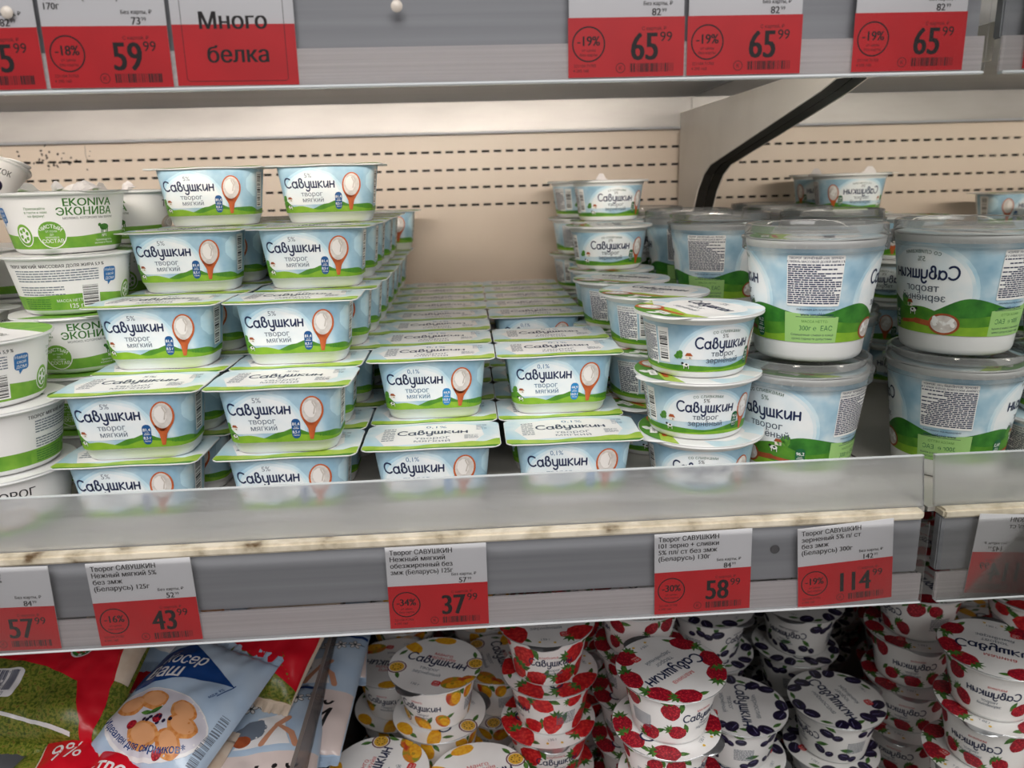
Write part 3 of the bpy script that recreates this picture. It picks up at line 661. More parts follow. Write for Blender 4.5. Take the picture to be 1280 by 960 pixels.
# ---- green and white round cup
eko_prof = [(0, 30), (1.5, 32), (3.5, 33), (38, 39.6), (39.5, 40)]
eko_w = round_wall(eko_prof, 36.5); PERE = 2 * pi * 36.5
def eko_label():
    A = Art(); A.rect(-PERE / 2, 3.6, PERE / 2, 37.9, whitelab, 0)
    hill(A, [(-PERE / 2, 13), (-70, 14.5), (-30, 12), (0, 11), (30, 13), (70, 13.5), (PERE / 2, 13)], 3.6, ekog, 1, 80)
    # brand face, centred on x = 0
    A.text('EKONIVA', 12, 33.6, 7.2, ekod, 3, bold=.03, align='c'); A.text('ЭКОНИВА', 10, 27.6, 7.2, ekod, 3, bold=.03); A.text('МОЛОКО, КОТОРОМУ МЫ ВЕРИМ', 12, 23.2, 2.0, blk, 3)
    A.ell(-13, 13, 9.3, 9.3, wht, 3); A.ell(-13, 13, 8.6, 8.6, ekog, 4); A.text('ЧИСТЫЙ', -13, 18.4, 3.4, wht, 5, bold=.02, arc=9); A.text('СОСТАВ', -13, 8.6, 3.4, wht, 5, bold=.02); A.text('ОТ ПОЛЯ', -13, 15, 1.6, wht, 5); A.text('ДО', -13, 13, 1.6, wht, 5); A.text('ПРИЛАВКА', -13, 11, 1.6, wht, 5)
    A.ell(-32, 13, 6.4, 7.8, wht, 3); A.ell(-32, 13, 5.8, 7.2, ekog, 4); A.ell(-32, 13, 4.5, 5.4, wht, 5)
    for i in range(6): A.ell(-32 + 2.6 * cos(i * 1.05 + .3), 13 + 3.4 * sin(i * 1.05 + .3), 1.2, 1.3, ekog, 6, n=9, wob=.1)
    A.rect(-36, 27, -28, 34, flat('blank_patch', 'dedcd8'), 3) if False else None
    A.text('Приезжайте', -20, 30, 2.2, ekod, 3); A.text('в гости к нам', -20, 27.6, 2.2, ekod, 3); A.text('на ферму!', -20, 25.2, 2.2, ekod, 3)
    A.ell(22, 16.5, 3.6, 2.2, ekod, 3, n=12); A.ell(18.4, 18, 1.3, 1.2, ekod, 3, n=8); [A.rect(q, 12.6, q + .7, 16, ekod, 3) for q in (19.4, 20.6, 23.4, 24.6)]
    A.text('№1', 22, 10.8, 2.8, wht, 3, bold=.02); A.text('производитель', 22, 8, 1.9, wht, 3); A.text('молока в России', 22, 6, 1.9, wht, 3)
    A.text('ТВОРОГ', 70, 30, 7, blk, 3, bold=.02); A.text('МЯГКИЙ', 70, 24, 3.6, grey, 3); A.ell(70, 14, 14, 7, flat('bowl_cream', 'cbb9aa'), 3); A.ell(70, 15, 11, 5, cream, 4); A.stroke(arc(70, 15, 7, 3, 0, 300, 12), .8, wht, 5)
    # text face, centred at half way round
    c = 100 - PERE / 2 - 8
    for c in (-84, ):
        A.text('ТВОРОГ МЯГКИЙ. МАССОВАЯ ДОЛЯ ЖИРА 5,9 %', c, 33.8, 3.0, blk, 3, bold=.02, sx=.86); A.lines(c - 27, 22, c + 27, 31, 1.7, grey, 3, 2, .42); A.lines(c - 27, 14, c + 5, 20, 1.7, grey, 3, 5, .42)
        A.lines(c - 27, 4.5, c - 6, 11.5, 1.5, ekod, 3, 6, .45); A.text('МАССА НЕТТО', c + 8, 10, 2.6, wht, 3); A.text('125 г', c + 11, 6.2, 4.4, wht, 3, bold=.02)
        A.rect(c + 15.5, 5, c + 27, 21, wht, 3); A.bars(c + 21, 13, 10, 14, tagink, 4, 11, vert=False, n=16)
        A.rrect(c + 35, 26, 9, 10, 2, bubble, 3); A.poly([(c + 33, 21.5), (c + 36, 21.5), (c + 33.5, 18.5)], bubble, 3); A.text('Найди', c + 35, 29, 2.6, wht, 4); A.text('свой', c + 35, 26, 2.6, wht, 4); A.text('ДОМ!', c + 35, 23, 2.6, wht, 4)
    return A
eko_l = eko_label()
# wrap pieces that pass the seam
eko_lab = art_mesh('label', eko_l, eko_w.at, cuts_of(eko_w)); eko_body = wall_mesh('cup_body', eko_w, [0, 1.5, 3.5, 38, 39.5], plast)
eko_rim = spun('rim', [(39.6, 38.8), (42.4, 38.6), (42.9, 39.4), (42.4, 40.3), (39.6, 40.3)], plast)
def eko_lid_art():
    A = Art(); A.ell(0, 0, 42.2, 42.2, lidwhite, 0, n=64); B = Art(); B.poly([(-43, -43), (43, -43), (43, -24), (0, -20), (-43, -26)], ekog, 1); B.text('EKONIVA', 0, 14, 11, ekod, 3, bold=.03); B.text('ЭКОНИВА', 0, 4, 11, ekod, 3, bold=.03)
    B.text('ТВОРОГ МЯГКИЙ', 0, -8, 6, blk, 3); leaf(B, -26, 22, 7, .6, 2); leaf(B, 27, -14, 7, 2.2, 2); B.clip_disc(42); A.p += B.p; return A
ew = wavy(40.75); eko_lid = disc('lid', 42.5, ew, plast, tabdir=radians(300)); eko_lp = art_mesh('lid_print', eko_lid_art(), ew, g6, g6)
EKO = Kind('soft_curd_cup', 'cup', [('cup_body', eko_body, [('label', eko_lab)], 0), ('rim', eko_rim, [], 0), ('lid', eko_lid, [('lid_print', eko_lp)], 0)])

# ---- fruit curd cups
fru_prof = [(0, 27), (1.5, 28.6), (3, 29.2), (45, 37.2), (47.5, 38)]
fru_w = round_wall(fru_prof, 34, 56); PERU = 2 * pi * 34; fru_cuts = cuts_of(fru_w)
fru_body = wall_mesh('cup_body', fru_w, [0, 1.5, 3, 45, 47.5], plast); fru_rim = spun('rim', [(37.6, 47.2), (42.4, 47.0), (42.9, 47.8), (42.4, 48.6), (37.6, 48.6)], plast, 56)
fwv = wavy(49.2, .5); fru_lid = disc('lid', 43.4, fwv, foil, tabdir=radians(262), tab=6)
NAMES = {'raspberry': 'малина', 'strawberry': 'клубника', 'prune': 'чернослив', 'mango': 'манго'}
def fru_label(kind):
    A = Art(); A.rect(-PERU / 2, 3.2, PERU / 2, 44.8, whitelab, 0); rnd = random.Random(kind)
    for c in (0, PERU / 2):
        put_logo(A, c, 26.5, 38, 7); A.text('творог', c + 2, 19.4, 3.8, grey, 7, bold=.01); A.text('зернёный', c + 2, 15.8, 3.8, grey, 7, bold=.01); A.text(NAMES[kind], c - 2, 33.5, 3.6, redink if kind != 'prune' else navy, 5)
    for c in (PERU / 4, -PERU / 4):
        A.lines(c - 9, 13, c + 9, 27, 1.5, grey, 5, 4, .5)
    P = [(0, 8.5, 7), (21, 12, 6.2), (31, 36, 7.2), (47, 36, 5.6), (61, 10, 7), (78, 35, 7), (84, 14, 6.4)]
    if kind == 'strawberry': P = [(-14, 9, 8.4), (14, 9, 8.4), (24, 32, 9.5), (36, 12, 9), (46, 38, 6), (66, 14, 9.5), (74, 36, 8), (85, 10, 8), (92, 33, 7)]
    for s in (-1, 1):
        for x, y, r in P:
            r *= 1.22
            if s < 0 and x == 0: continue
            kk = kind
            if kind == 'mango': kk = rnd.choice(('mango', 'passion', 'mangoslice', 'mango'))
            if kind == 'prune': berry(A, 'prune', s * x + 3, y, r * .72, rnd.uniform(-.8, .8), 3); berry(A, 'prune', s * x - 6, y - 3, r * .55, rnd.uniform(-.8, .8), 3); leaf(A, s * x + 1, y + r * .9, r * .8, rnd.uniform(0, 3), 2); continue
            leaf(A, s * x + r * .9, y + r * .5, r * .7, rnd.uniform(0, 3), 2); berry(A, kk, s * x, y, r, rnd.uniform(-2.5, 1), 3)
    return A.clip(-PERU * .75, PERU * .75, 3.2, 44.8)
def fru_lid_art(kind):
    A = Art(); A.ell(0, 0, 43.1, 43.1, lidwhite, 0, n=64); B = Art(); rnd = random.Random(kind + 'lid')
    put_logo(B, 0, 3, 58, 6); B.text(NAMES[kind], 2, 15, 6.5, redink if kind != 'prune' else grey, 5)
    if kind == 'mango': B.text('маракуйя', 2, 9.8 + 0, 6, redink, 5); B.p = [(p, m, l) for p, m, l in B.p]
    B.text('творог', -2, -8, 6, grey, 5); B.text('зернёный', -2, -14.5, 6, grey, 5); B.rrect(13, -25, 8, 7, 2.2, redpill, 5); B.text('10 г', 13, -24, 3, wht, 6, bold=.02); B.text('белка', 13, -26.8, 1.9, wht, 6); B.text('130 г', -4, -32, 4, grey, 5)
    if kind == 'mango':
        L = [('mangoslice', 150, 36, 9, 2.6), ('passion', 205, 35, 9, 0), ('mangoslice', 100, 37, 8, .2), ('passion', 20, 37, 8.5, 0), ('mango', 325, 34, 10.5, .5), ('mango', 345, 40, 7, .5)]
    elif kind == 'raspberry': L = [(kind, a, 36, 10.5, radians(a + 90)) for a in (28, 62, 128, 158, 205, 300, 345)]
    elif kind == 'strawberry': L = [(kind, a, 36, 12.5, radians(a + 70)) for a in (20, 62, 130, 185, 218, 320)]
    else: L = [(kind, a, rr, 7.6, radians(a * 2)) for a, rr in ((10, 36), (28, 38), (70, 36), (92, 38), (130, 37), (150, 33), (185, 37), (205, 38), (240, 37), (300, 36), (322, 37), (340, 33))]
    for k, a, rr, r, ro in L:
        x, y = rr * cos(radians(a)), rr * sin(radians(a)); berry(B, k, x, y, r, ro, 3)
        leaf(B, (rr + 1) * cos(radians(a + 19)), (rr + 1) * sin(radians(a + 19)), 5.5, radians(a + 100), 2)
    if kind in ('strawberry', 'raspberry'):
        for a in (255, 275):
            x, y = 37 * cos(radians(a)), 37 * sin(radians(a)); [B.ell(x + 2 * cos(q * 1.05), y + 2 * sin(q * 1.05), 1.5, 1, wht, 5, q, 8) for q in range(6)]; B.ell(x, y, 1.3, 1.3, daisy, 6, n=8)
    B.clip_disc(43); A.p += B.p; return A
FRU = {}
for k, nm in (('raspberry', 'raspberry_curd_cup'), ('strawberry', 'strawberry_curd_cup'), ('prune', 'prune_curd_cup'), ('mango', 'mango_curd_cup')):
    la = art_mesh('label', fru_label(k), fru_w.at, fru_cuts); lp = art_mesh('lid_print', fru_lid_art(k), fwv, g6, g6)
    FRU[k] = Kind(nm, 'cup', [('cup_body', fru_body, [('label', la)], 0), ('rim', fru_rim, [], 0), ('lid', fru_lid, [('lid_print', lp)], 0)])

# ---- white fruit-curd cup at the far left
def ok_label(fruit):
    A = Art(); A.rect(-PERE / 2, 3.6, PERE / 2, 37.9, whitelab, 0); hill(A, [(-PERE / 2, 8), (-40, 10), (0, 7), (40, 10), (PERE / 2, 8)], 3.6, ekog, 1)
    for c in (-70, 0, 70):
        A.text('ТВОРОЖОК', c, 30, 6.2, blk, 3, bold=.01); A.text('5,9 %', c + 6, 24.5, 2.6, grey, 3)
        if fruit == 'blueberry': [A.ell(c + q * 5 - 6, 15 + (q % 2) * 3, 4.4, 4.4, prune, 3 + q % 2) for q in range(4)]
        else: [berry(A, 'strawberry', c + q * 9 - 6, 15, 5.5, .8 + q, 3) for q in range(2)]
    return A
OKC = {f: Kind('fruit_curd_cup', 'cup', [('cup_body', eko_body, [('label', art_mesh('label', ok_label(f), eko_w.at, cuts_of(eko_w)))], 0), ('rim', eko_rim, [], 0), ('lid', eko_lid, [], 0)]) for f in ('blueberry', 'strawberry')}

XM = .281          # mirror end panel
#BUILD
# ---------------------------------------------------------------- the case
def slot_panel():
    """back panel with punched slots: a frame of faces around every slot, folded back edges"""
    x0, x1, z0, z1 = -1.0, XM, -.02, .27; rows = [.2435, .222, .2005, .179]; pitch = .015; sl, sh, dep = .0048, .0014, .0025
    V, F = [], []
    def q(a, b, c, d, y=1.0):
        i = len(V); V.extend([(a, y, b), (c, y, b), (c, y, d), (a, y, d)]); F.append((i, i + 1, i + 2, i + 3))
    zs = [z0] + [v for r in sorted(rows) for v in (r - sh, r + sh)] + [z1]
    for k in range(0, len(zs), 2): q(x0, zs[k], x1, zs[k + 1])
    n = int((x1 - x0) / pitch)
    for r in rows:
        px = x0
        for i in range(n):
            c = x0 + pitch * (i + .5); q(px, r - sh, c - sl, r + sh); px = c + sl
            for (a, b, d, e) in (((c - sl, r - sh), (c + sl, r - sh), 0, 0), ((c + sl, r - sh), (c + sl, r + sh), 0, 0), ((c + sl, r + sh), (c - sl, r + sh), 0, 0), ((c - sl, r + sh), (c - sl, r - sh), 0, 0)):
                j = len(V); V.extend([(a[0], 1.0, a[1]), (b[0], 1.0, b[1]), (b[0], 1.0 + dep, b[1]), (a[0], 1.0 + dep, a[1])]); F.append((j, j + 1, j + 2, j + 3))
        q(px, r - sh, x1, r + sh)
    return mesh('wall_back', V, F, beige)
wb = struct(link('wall_back', slot_panel()))
box('slot_shade_sheet', [(-1.0, 1.006, -.05, XM, 1.012, .28)], dark, wb)  # near-black sheet stands in for the shade behind the slots
box('air_duct', [(-1.0, .985, .2655, XM, 1.01, .3045)], steel, wb, .0015)
box('duct_lip', [(-1.0, .983, .2635, XM, .9865, .2662)], greysteel, wb)
struct(box('wall_right', [(XM, .25, -.75, XM + .006, 1.05, .9)], mirrorM))
wr2 = struct(box('trim_1', [(XM - .0005, .985, -.02, XM + .0005, .999, .27)], metal_and_shade))
dm = Art(); _r = random.Random(12)
for _i in range(34): dm.ell(-500 + _r.gauss(0, 14) + (38 if _i % 7 == 0 else 0), 252 + _r.gauss(0, 7) - (_i % 5) * 3, _r.uniform(.6, 2.4), _r.uniform(.5, 1.5), flat('dirt_mark', '2c221d', .8), 1, _r.random() * 3, 8, .15)
dm.stroke([(-456, 262), (-457, 250), (-455, 244)], .5, MATS['dirt_mark'], 1, False)
dmo = link('dirt_mark', art_mesh('dirt_mark', dm, lambda x, y, o: ((x, 1000 - o, y), (0, -1, 0))), wb); dmo['kind'] = 'stuff'
struct(box('wall_lower_back', [(-1.0, 1.0, -.6, XM, 1.012, -.04)], noisy('lower_back_paint', [(.3, '8d8680'), (.7, 'a09991')], 4, 4, .5, coord='Object')))
struct(box('floor', [(-2.2, -2.5, -1.0, 2.2, 1.2, -.97)], noisy('floor_tile', [(.3, 'a7a39d'), (.7, 'b8b4ae')], 3, 4, .4, coord='Object')))

def make_shelf(z, label, zu, rail_h, top):
    """shelf body with nosing, grey front strip, ticket rail and acrylic riser"""
    e = bpy.data.objects.new('display_shelf', None); COL.objects.link(e); e.location = (0, .43, z); tag(e, label, 'shelf', None); P = e
    dy = -.43
    def bx(n, l, m, b=0): return box(n, [(a, y + dy, c, d, f + dy, g) for a, y, c, d, f, g in l], m, P, b)
    bx('deck', [(-1.0, .432, -.003, XM - .001, .984, 0)], deckM); bx('deck_underside', [(-1.0, .45, -.012, XM - .001, .984, -.004)], greysteel)
    bx('front_strip', [(-1.0, .4255, -.041, XM - .006, .432, -.0035)], greysteel, .0008)
    bx('nosing', [(-1.0, .4225, -.0045, XM - .006, .437, .0016)], grime, .0015)
    th = .0022
    V = extrude_x('riser', [(.4290 + dy, .0017), (.4290 + th + dy, .0017), (.4345 + th + dy, .0330), (.4345 + dy, .0330)], -1.0, XM - .0035, riserM, P)
    link('riser_edge', mesh('riser_edge', *boxes([(-1.0, .4344 + dy, .0331, XM - .0035, .4368 + dy, .0336)]), flat('acrylic_edge', 'dfe3e6', .2)), P)
    bx('ticket_rail', [(-1.0, .4215, -rail_h, XM - .005, .4232, -.0405)], railM)
    bx('rail_lip', [(-1.0, .4185, -rail_h - .0016, XM - .005, .4235, -rail_h)], MATS['acrylic_edge'], .0005)
    bx('rail_film', [(-1.0, .4188, -rail_h, XM - .005, .4191, -.004)], film)
    return e
mid = make_shelf(0, 'middle refrigerated shelf with grimy cream edge and clear ticket rail', 0, .058, False)
top = make_shelf(.3125, 'upper shelf seen from below with red price tags along its rail', 0, .058, True)
# bracket of the upper shelf, against the mirror
def bracket():
    e = bpy.data.objects.new('shelf_bracket', None); COL.objects.link(e); e.location = (.268, .98, .2); tag(e, 'cream painted steel bracket holding the upper shelf beside the mirror', 'bracket')
    O = Vector(e.location); prof = [(.985, .16), (.985, .282), (.44, .282), (.44, .262), (.575, .270), (.60, .264), (.862, .217), (.885, .207), (.905, .190), (.925, .160)]
    def sweep(name, pr, x0, x1, m):
        n = len(pr); V = [(x0 - O.x, y - O.y, z - O.z) for y, z in pr] + [(x1 - O.x, y - O.y, z - O.z) for y, z in pr]
        A = [tuple(t) for t in tessellate_polygon([[Vector((y, z, 0)) for y, z in pr]])]; F = A + [tuple(n + i for i in t[::-1]) for t in A] + [(i, n + i, n + (i + 1) % n, (i + 1) % n) for i in range(n)]
        return link(name, mesh(name, V, F, m), e)
    sweep('bracket_plate', prof, .2685, .270, bracketM); edge = prof[4:] 
    fl = [(y, z) for y, z in edge] + [(y + .0012, z + .0012) for y, z in reversed(edge)]
    sweep('bracket_flange', fl, .270, XM - .0005, metal_and_shade)  # dark colour stands in for the shade under the folded flange
bracket()
# lower deck, hidden under the packs, and the clear divider
lo = bpy.data.objects.new('display_shelf', None); COL.objects.link(lo); lo.location = (0, .4, -.42); tag(lo, 'lower refrigerated shelf carrying the fruit curd cups and the bags', 'shelf')
box('deck', [(-1.0, -.07, -.004, XM - .001, .598, 0)], deckM, lo); box('front_strip', [(-1.0, -.078, -.05, XM - .001, -.0705, .012)], greysteel, lo)
dv = box('shelf_divider', [(-.1412, .36, -.4195, -.1388, .96, -.195)], divM); tag(dv, 'smoky clear plastic divider between the curd bags and mango cups', 'divider')
box('divider_edge', [(-.1414, .36, -.1952, -.1386, .96, -.1940)], flat('divider_edge', '7d7470', .3), dv)
lw = bpy.data.lights

# ---------------------------------------------------------------- stacks of cups
TIER = ['bottom', 'second', 'third', 'fourth', 'fifth', 'sixth']
ROW = ['front', 'second', 'third', 'fourth', 'fifth', 'sixth', 'seventh', 'eighth', 'rear']
def J(s=.0015): return random.uniform(-s, s)
# 5% soft curd: two columns, rows back from the riser
hs = [2, 3, 4, 5, 4, 4, 4, 3, 4]; ys = [.481, .535, .589, .643, .697, .752, .807, .862, .917]
for col, x0 in ((0, -.2095), (1, -.1185)):
    for r, (n, y) in enumerate(zip(hs, ys)):
        if r == 8 and col == 0: n = 3
        for t in range(n):
            x, yy, rz = x0 + J(.001), y + J(.0006), J(.012)
            if r == 0 and t == 1: rz += .03 if col == 0 else -.01
            if r == 0 and t == 0: x -= .006 * (1 - col)
            if r >= 2: x += .006
            if r >= 3: x += .004
            if r == 8 and col == 1 and t == 3: x += .012
            place(SOFT['5'], (x, yy, t * H_SOFT), rz, 'soft curd cup with dark blue badge, %s row, %s tier, %s column' % (ROW[r], TIER[t], 'left' if col == 0 else 'right'), 'soft curd cups of 5 percent')
# 0.1% soft curd
hs = [(1, 1), (2, 2), (2, 2), (2, 1), (2, 2), (2, 2), (2, 2), (2, 2), (2, 2)]; ys = [.486, .5405, .595, .6495, .704, .7585, .813, .8675, .922]
for r, (ns, y) in enumerate(zip(hs, ys)):
    for col, x0 in ((0, -.0285), (1, .0610)):
        for t in range(ns[col]):
            place(SOFT['01'], (x0 + J(.0006) + (.003 if (r == 0 and col) else 0), y + J(.0006), t * H_SOFT), J(.008), 'low fat curd cup with bright blue badge, %s row, %s tier, %s column' % (ROW[r], TIER[t], 'left' if col == 0 else 'right'), 'soft curd cups of 0,1 percent')
# flat round cups
FS = [(.1500, .4900, 3, (-.25, -.10, .22)), (.1385, .575, 3, (.4, .8, .75)), (.131, .660, 3, (.5, .9, .8)), (.1365, .744, 4, (.3, -.2, .8, -.12)), (.150, .829, 5, (.2, .9, -.4, -.5, .05)), (.138, .914, 5, (.1, .9, .4, .9, .5))]
for s, (x, y, n, rz) in enumerate(FS):
    for t in range(n):
        o = place(FLAT, (x + J(.0015) + (.004 if s == 0 and t == 0 else 0), y, t * H_FLAT), rz[t], 'flat round grain curd cup, %s tier of the %s stack' % (TIER[t], ROW[s]), 'flat round grain curd cups')
        if s in (4, 5) and t == 4: link('pull_tab', TUFT, o, (-.012 if s == 4 else .01, -.02, .0385), (0, 0, .3))
# tall tubs
for s, (x, y, n, rz) in enumerate([(.2290, .503, 2, (-.95, -1.95)), (.2290, .700, 2, (.4, -2.15)), (.2270, .608, 0, ()), (.2290, .80, 2, (.3, 1.2)), (.206 , .905, 2, (.2, -.15))]):
    for t in range(n):
        place(TUB, (x - (.0 if t else .003), y, t * H_TUB), rz[t], 'tall curd tub with clear overcap, %s one of the %s stack' % ('upper' if t else 'lower', ('front', 'second', '', 'third', 'rear')[s]), 'tall curd tubs')
# green and white cups at the left
for s, (x, y, n, rz) in enumerate([(-.300, .478, 3, (-1.35, -2.15, 2.5)), (-.283, .572, 5, (.2, .3, .35, 2.45, .55)), (-.282, .664, 5, (.2, .3, .7, 1.2, -.3)), (-.296, .756, 4, (0, .5, 1, .4)), (-.392, .482, 3, (.3, 1, 2))]):
    for t in range(n):
        o = place(EKO, (x + J(.002), y, t * H_EKO), rz[t], 'round green and white soft curd cup, %s tier of the %s stack' % (TIER[t], ('front left', 'second', 'third', 'rear', 'leftmost')[s]), 'round green and white curd cups')
        if t == n - 1 and s in (1, 2, 3):
            for q in range(3): u = link('pull_tab', TUFT, o, (-.018 + .016 * q, -.026 + .009 * q, .0405), (-.5 + .3 * q, .2, .8 + q)); u.scale = (1.3, 1.2, .8)
for s, (x, y, n) in enumerate([(-.386, .585, 4), (-.384, .675, 4)]):
    for t in range(n):
        place(OKC['strawberry' if t < 3 else 'blueberry'], (x, y, t * H_EKO), .5 + t * .4, 'white %s curd cup, %s tier of the %s stack at the left edge' % ('strawberry' if t < 3 else 'blueberry', TIER[t], ('nearer', 'farther')[s]), 'fruit curd cups at the left edge')
place(OKC['blueberry'], (-.4190, .688, 4 * H_EKO + .030), .85, 'white blueberry curd cup tipped over on top at the left edge', None, (-.1, .33))

# ---------------------------------------------------------------- fruit cups on the lower shelf
F0 = -.42
stacks = [('mango', -.093, .548, 3, [0, 1, 1.25]), ('mango', -.008, .533, 3, [0, .3, .22]), ('mango', -.093, .702, 3, [0, 2, 2.9]), ('mango', -.045, .621, 4, [0, 1, 2, -.42]),
          ('mango', .014, .698, 3, [0, 1, -1.35]), ('mango', .0, .790, 4, [0, 1, 2, -1.2]), ('mango', -.092, .795, 4, [0, .4, 1.4, 2.0]), ('strawberry', -.092, .89, 5, [0, 1, 2, .5, 1]), ('strawberry', -.002, .885, 5, [0, 1, 2, 2.4, .7]),
          ('strawberry', .064, .484, 3, [0, .6, -.9]), ('strawberry', .056, .605, 5, [0, 1, .15, 1.9, .02]), ('strawberry', .104, .725, 5, [0, 1, .15, .9, 1.1]), ('strawberry', .074, .920, 5, [0, 1, .15, .9, 1.1]),
          ('raspberry', .147, .525, 5, [0, .6, 1.2, .9, 3.75]), ('raspberry', .146, .636, 5, [0, .8, .6, .4, 1.5]), ('strawberry', .160, .932, 5, [0, .8, .6, .4, 1.5]),
          ('prune', .2350, .604, 3, [0, 1, -1.75]), ('prune', .2340, .695, 4, [0, 1, 2, .75]), ('prune', .2340, .785, 4, [0, 1, 2, .9]), ('prune', .2340, .876, 5, [0, 1, 2, .9, 0]), ('prune', .146, .835, 5, [0, 1, 2, .9, 0]), ('prune', .2350, .512, 2, [.4, 1.0])]
WH = ['nearest the front', 'second from the front', 'third from the front', 'fourth from the front', 'fifth from the front', 'sixth from the front', 'farthest back', 'hindmost']
cnt = {}
for kind, x, y, n, rz in stacks:
    cnt.setdefault(kind, []).append((y, x, n, rz))
for kind, L in cnt.items():
    for i, (y, x, n, rz) in enumerate(sorted(L, key=lambda q: q[0])):
        for t in range(n):
            tl = (0, 0)
            place(FRU[kind], (x + (J(.003) if t < n - 1 else 0), y, F0 + t * H_FRU), rz[t], 'white %s curd cup, %s tier of the %s stack %s' % (kind if kind != 'mango' else 'mango passion fruit', TIER[t], kind, WH[i] if i < 8 else 'behind the others'), '%s curd cups' % kind, tl)
print('things so far', len(bpy.data.objects))
# ---------------------------------------------------------------- curd bags behind the divider
script = Art
def bag_fn(W, L, T, seed, cr=1.0):
    def zz(x, y):
        u, v = min(1, abs(x) / (W / 2)), min(1, abs(y) / (L / 2)); e = (1 - u ** 3.2) ** .5 * (1 - v ** 4.5) ** .55
        n = noise.noise(Vector((x * .035 + seed, y * .035, seed))) * 6 + noise.noise(Vector((x * .09 + seed, y * .09, 3.1))) * 2.2
        c = abs(sin((x * .8 + y * .45) * .05 + seed + noise.noise(Vector((x * .02, y * .02, seed))) * 3)) ** 6 * -2.0
        s = (sin(x * .55 + seed) * 1.1) * max(0, v - .72) / .28
        return T * e + (n + c) * cr * e ** .6 + s * e ** .3 * (1 if v < 1 else 0)
    def f(x, y, off):
        z = zz(x, y); h = .6; nx, ny = -(zz(x + h, y) - zz(x - h, y)) / (2 * h), -(zz(x, y + h) - zz(x, y - h)) / (2 * h); n = Vector((nx, ny, 1)).normalized()
        n2 = n if max(abs(x) / (W / 2), abs(y) / (L / 2)) < .97 else Vector((0, 0, 1)); return (x + n2.x * off, y + n2.y * off, z + n2.z * off), tuple(n)
    return f, zz
moss = noisy('moss_green_film', [(.30, '3a4414'), (.46, '5f6f20'), (.56, '8a8c38'), (.70, '6a4a24')], 26, 8, .33, coord='Object', bump=.12)
MATS['moss_green_film'].node_tree.nodes['Noise Texture'].inputs['Scale'].default_value = 420
creamf = noisy('curd_cream_film', [(.3, 'd9c2ac'), (.6, 'ead9c6')], 60, 4, .25, coord='Object', bump=.1); redf = flat('red_film', 'd31227', .28); bluef = noisy('pale_blue_film', [(.3, 'a6bfdb'), (.7, 'c3d4e6')], 22, 3, .16, coord='Object')
navyf = flat('navy_film', '17407f', .25); whitef = flat('white_film', 'ece9ea', .25); pinkf = flat('pale_pink_film', 'dfcfcb', .28); skinm = flat('figure_skin', 'c98f72', .5); pancake = noisy('pancake', [(.3, 'c9702c'), (.6, 'e2a060')], 25, 3, .4)
def bag_kind(name, W, L, T, seed, base, A, cr=1.0):
    n = 40; fn, zz = bag_fn(W, L, T, seed, cr); V, F = [], []
    xs = [-W / 2 + W * i / n for i in range(n + 1)]; ys = [-L / 2 + L * i / n for i in range(n + 1)]
    for s in (1, -1):
        for y in ys:
            for x in xs: V.append((x / 1000, y / 1000, (zz(x, y) if s > 0 else -.55 * zz(x, y) - .3) / 1000))
    m = (n + 1) ** 2
    for j in range(n):
        for i in range(n):
            a = j * (n + 1) + i; F.append((a, a + 1, a + n + 2, a + n + 1)); F.append((m + a, m + a + n + 1, m + a + n + 2, m + a + 1))
    for i in range(n):
        F.append((i, m + i, m + i + 1, i + 1)); b = n * (n + 1); F.append((b + i, b + i + 1, m + b + i + 1, m + b + i))
        l = i * (n + 1); F.append((l, l + n + 1, m + l + n + 1, m + l)); r = l + n; F.append((r, m + r, m + r + n + 1, r + n + 1))
    body = mesh('bag_body', V, F, base, smooth=True); A.clip(-W / 2 + .5, W / 2 - .5, -L / 2 + .5, L / 2 - .5)
    pr = art_mesh('bag_print', A, fn, xs, ys, .35)
    # crimped seam: a thin toothed strip along both ends
    parts = [('bag_body', body, [('bag_print', pr)], 0)]
    for q, y in ((0, L / 2 - .5), (1, -L / 2 + .5)):
        V, F = [], []; k = 36; d = 1 if q == 0 else -1
        for i in range(k + 1):
            x = -W / 2 + W * i / k; w = .5 * sin(i * 1.7)
            for yy, z in ((y, w * .3), (y + d * 5, w), (y + d * (9 + .8 * (i % 2)), w * 1.6 + sin(i * .4 + seed))):
                V.append((x / 1000, yy / 1000, (z + .25) / 1000)); V.append((x / 1000, yy / 1000, (z - .25) / 1000))
        for i in range(k):
            for j in range(2):
                a, b = i * 6 + j * 2, (i + 1) * 6 + j * 2; F.append((a, b, b + 2, a + 2)); F.append((a + 1, a + 3, b + 3, b + 1))
            a, b = i * 6, (i + 1) * 6; F.append((a + 4, b + 4, b + 5, a + 5)); F.append((a, a + 1, b + 1, b))
        parts.append(('end_seam', mesh('end_seam', V, F, base), [], 0))
    return Kind(name, 'bag', parts)
def emblem(A, x, y, k, rot=0):
    A.ell(x, y, 11 * k, 11 * k, whitef, 4); A.ell(x, y, 9.6 * k, 9.6 * k, hillX, 5); A.ell(x + .5 * k, y - 1.5 * k, 6.4 * k, 5.4 * k, redf, 6, .1); A.ell(x, y - 1 * k, 9 * k, .7 * k, whitef, 7, .15)
    leaf(A, x - 2 * k, y + 4.5 * k, 3 * k, .3, 7); leaf(A, x + 2 * k, y + 5 * k, 3 * k, 2.6, 7)
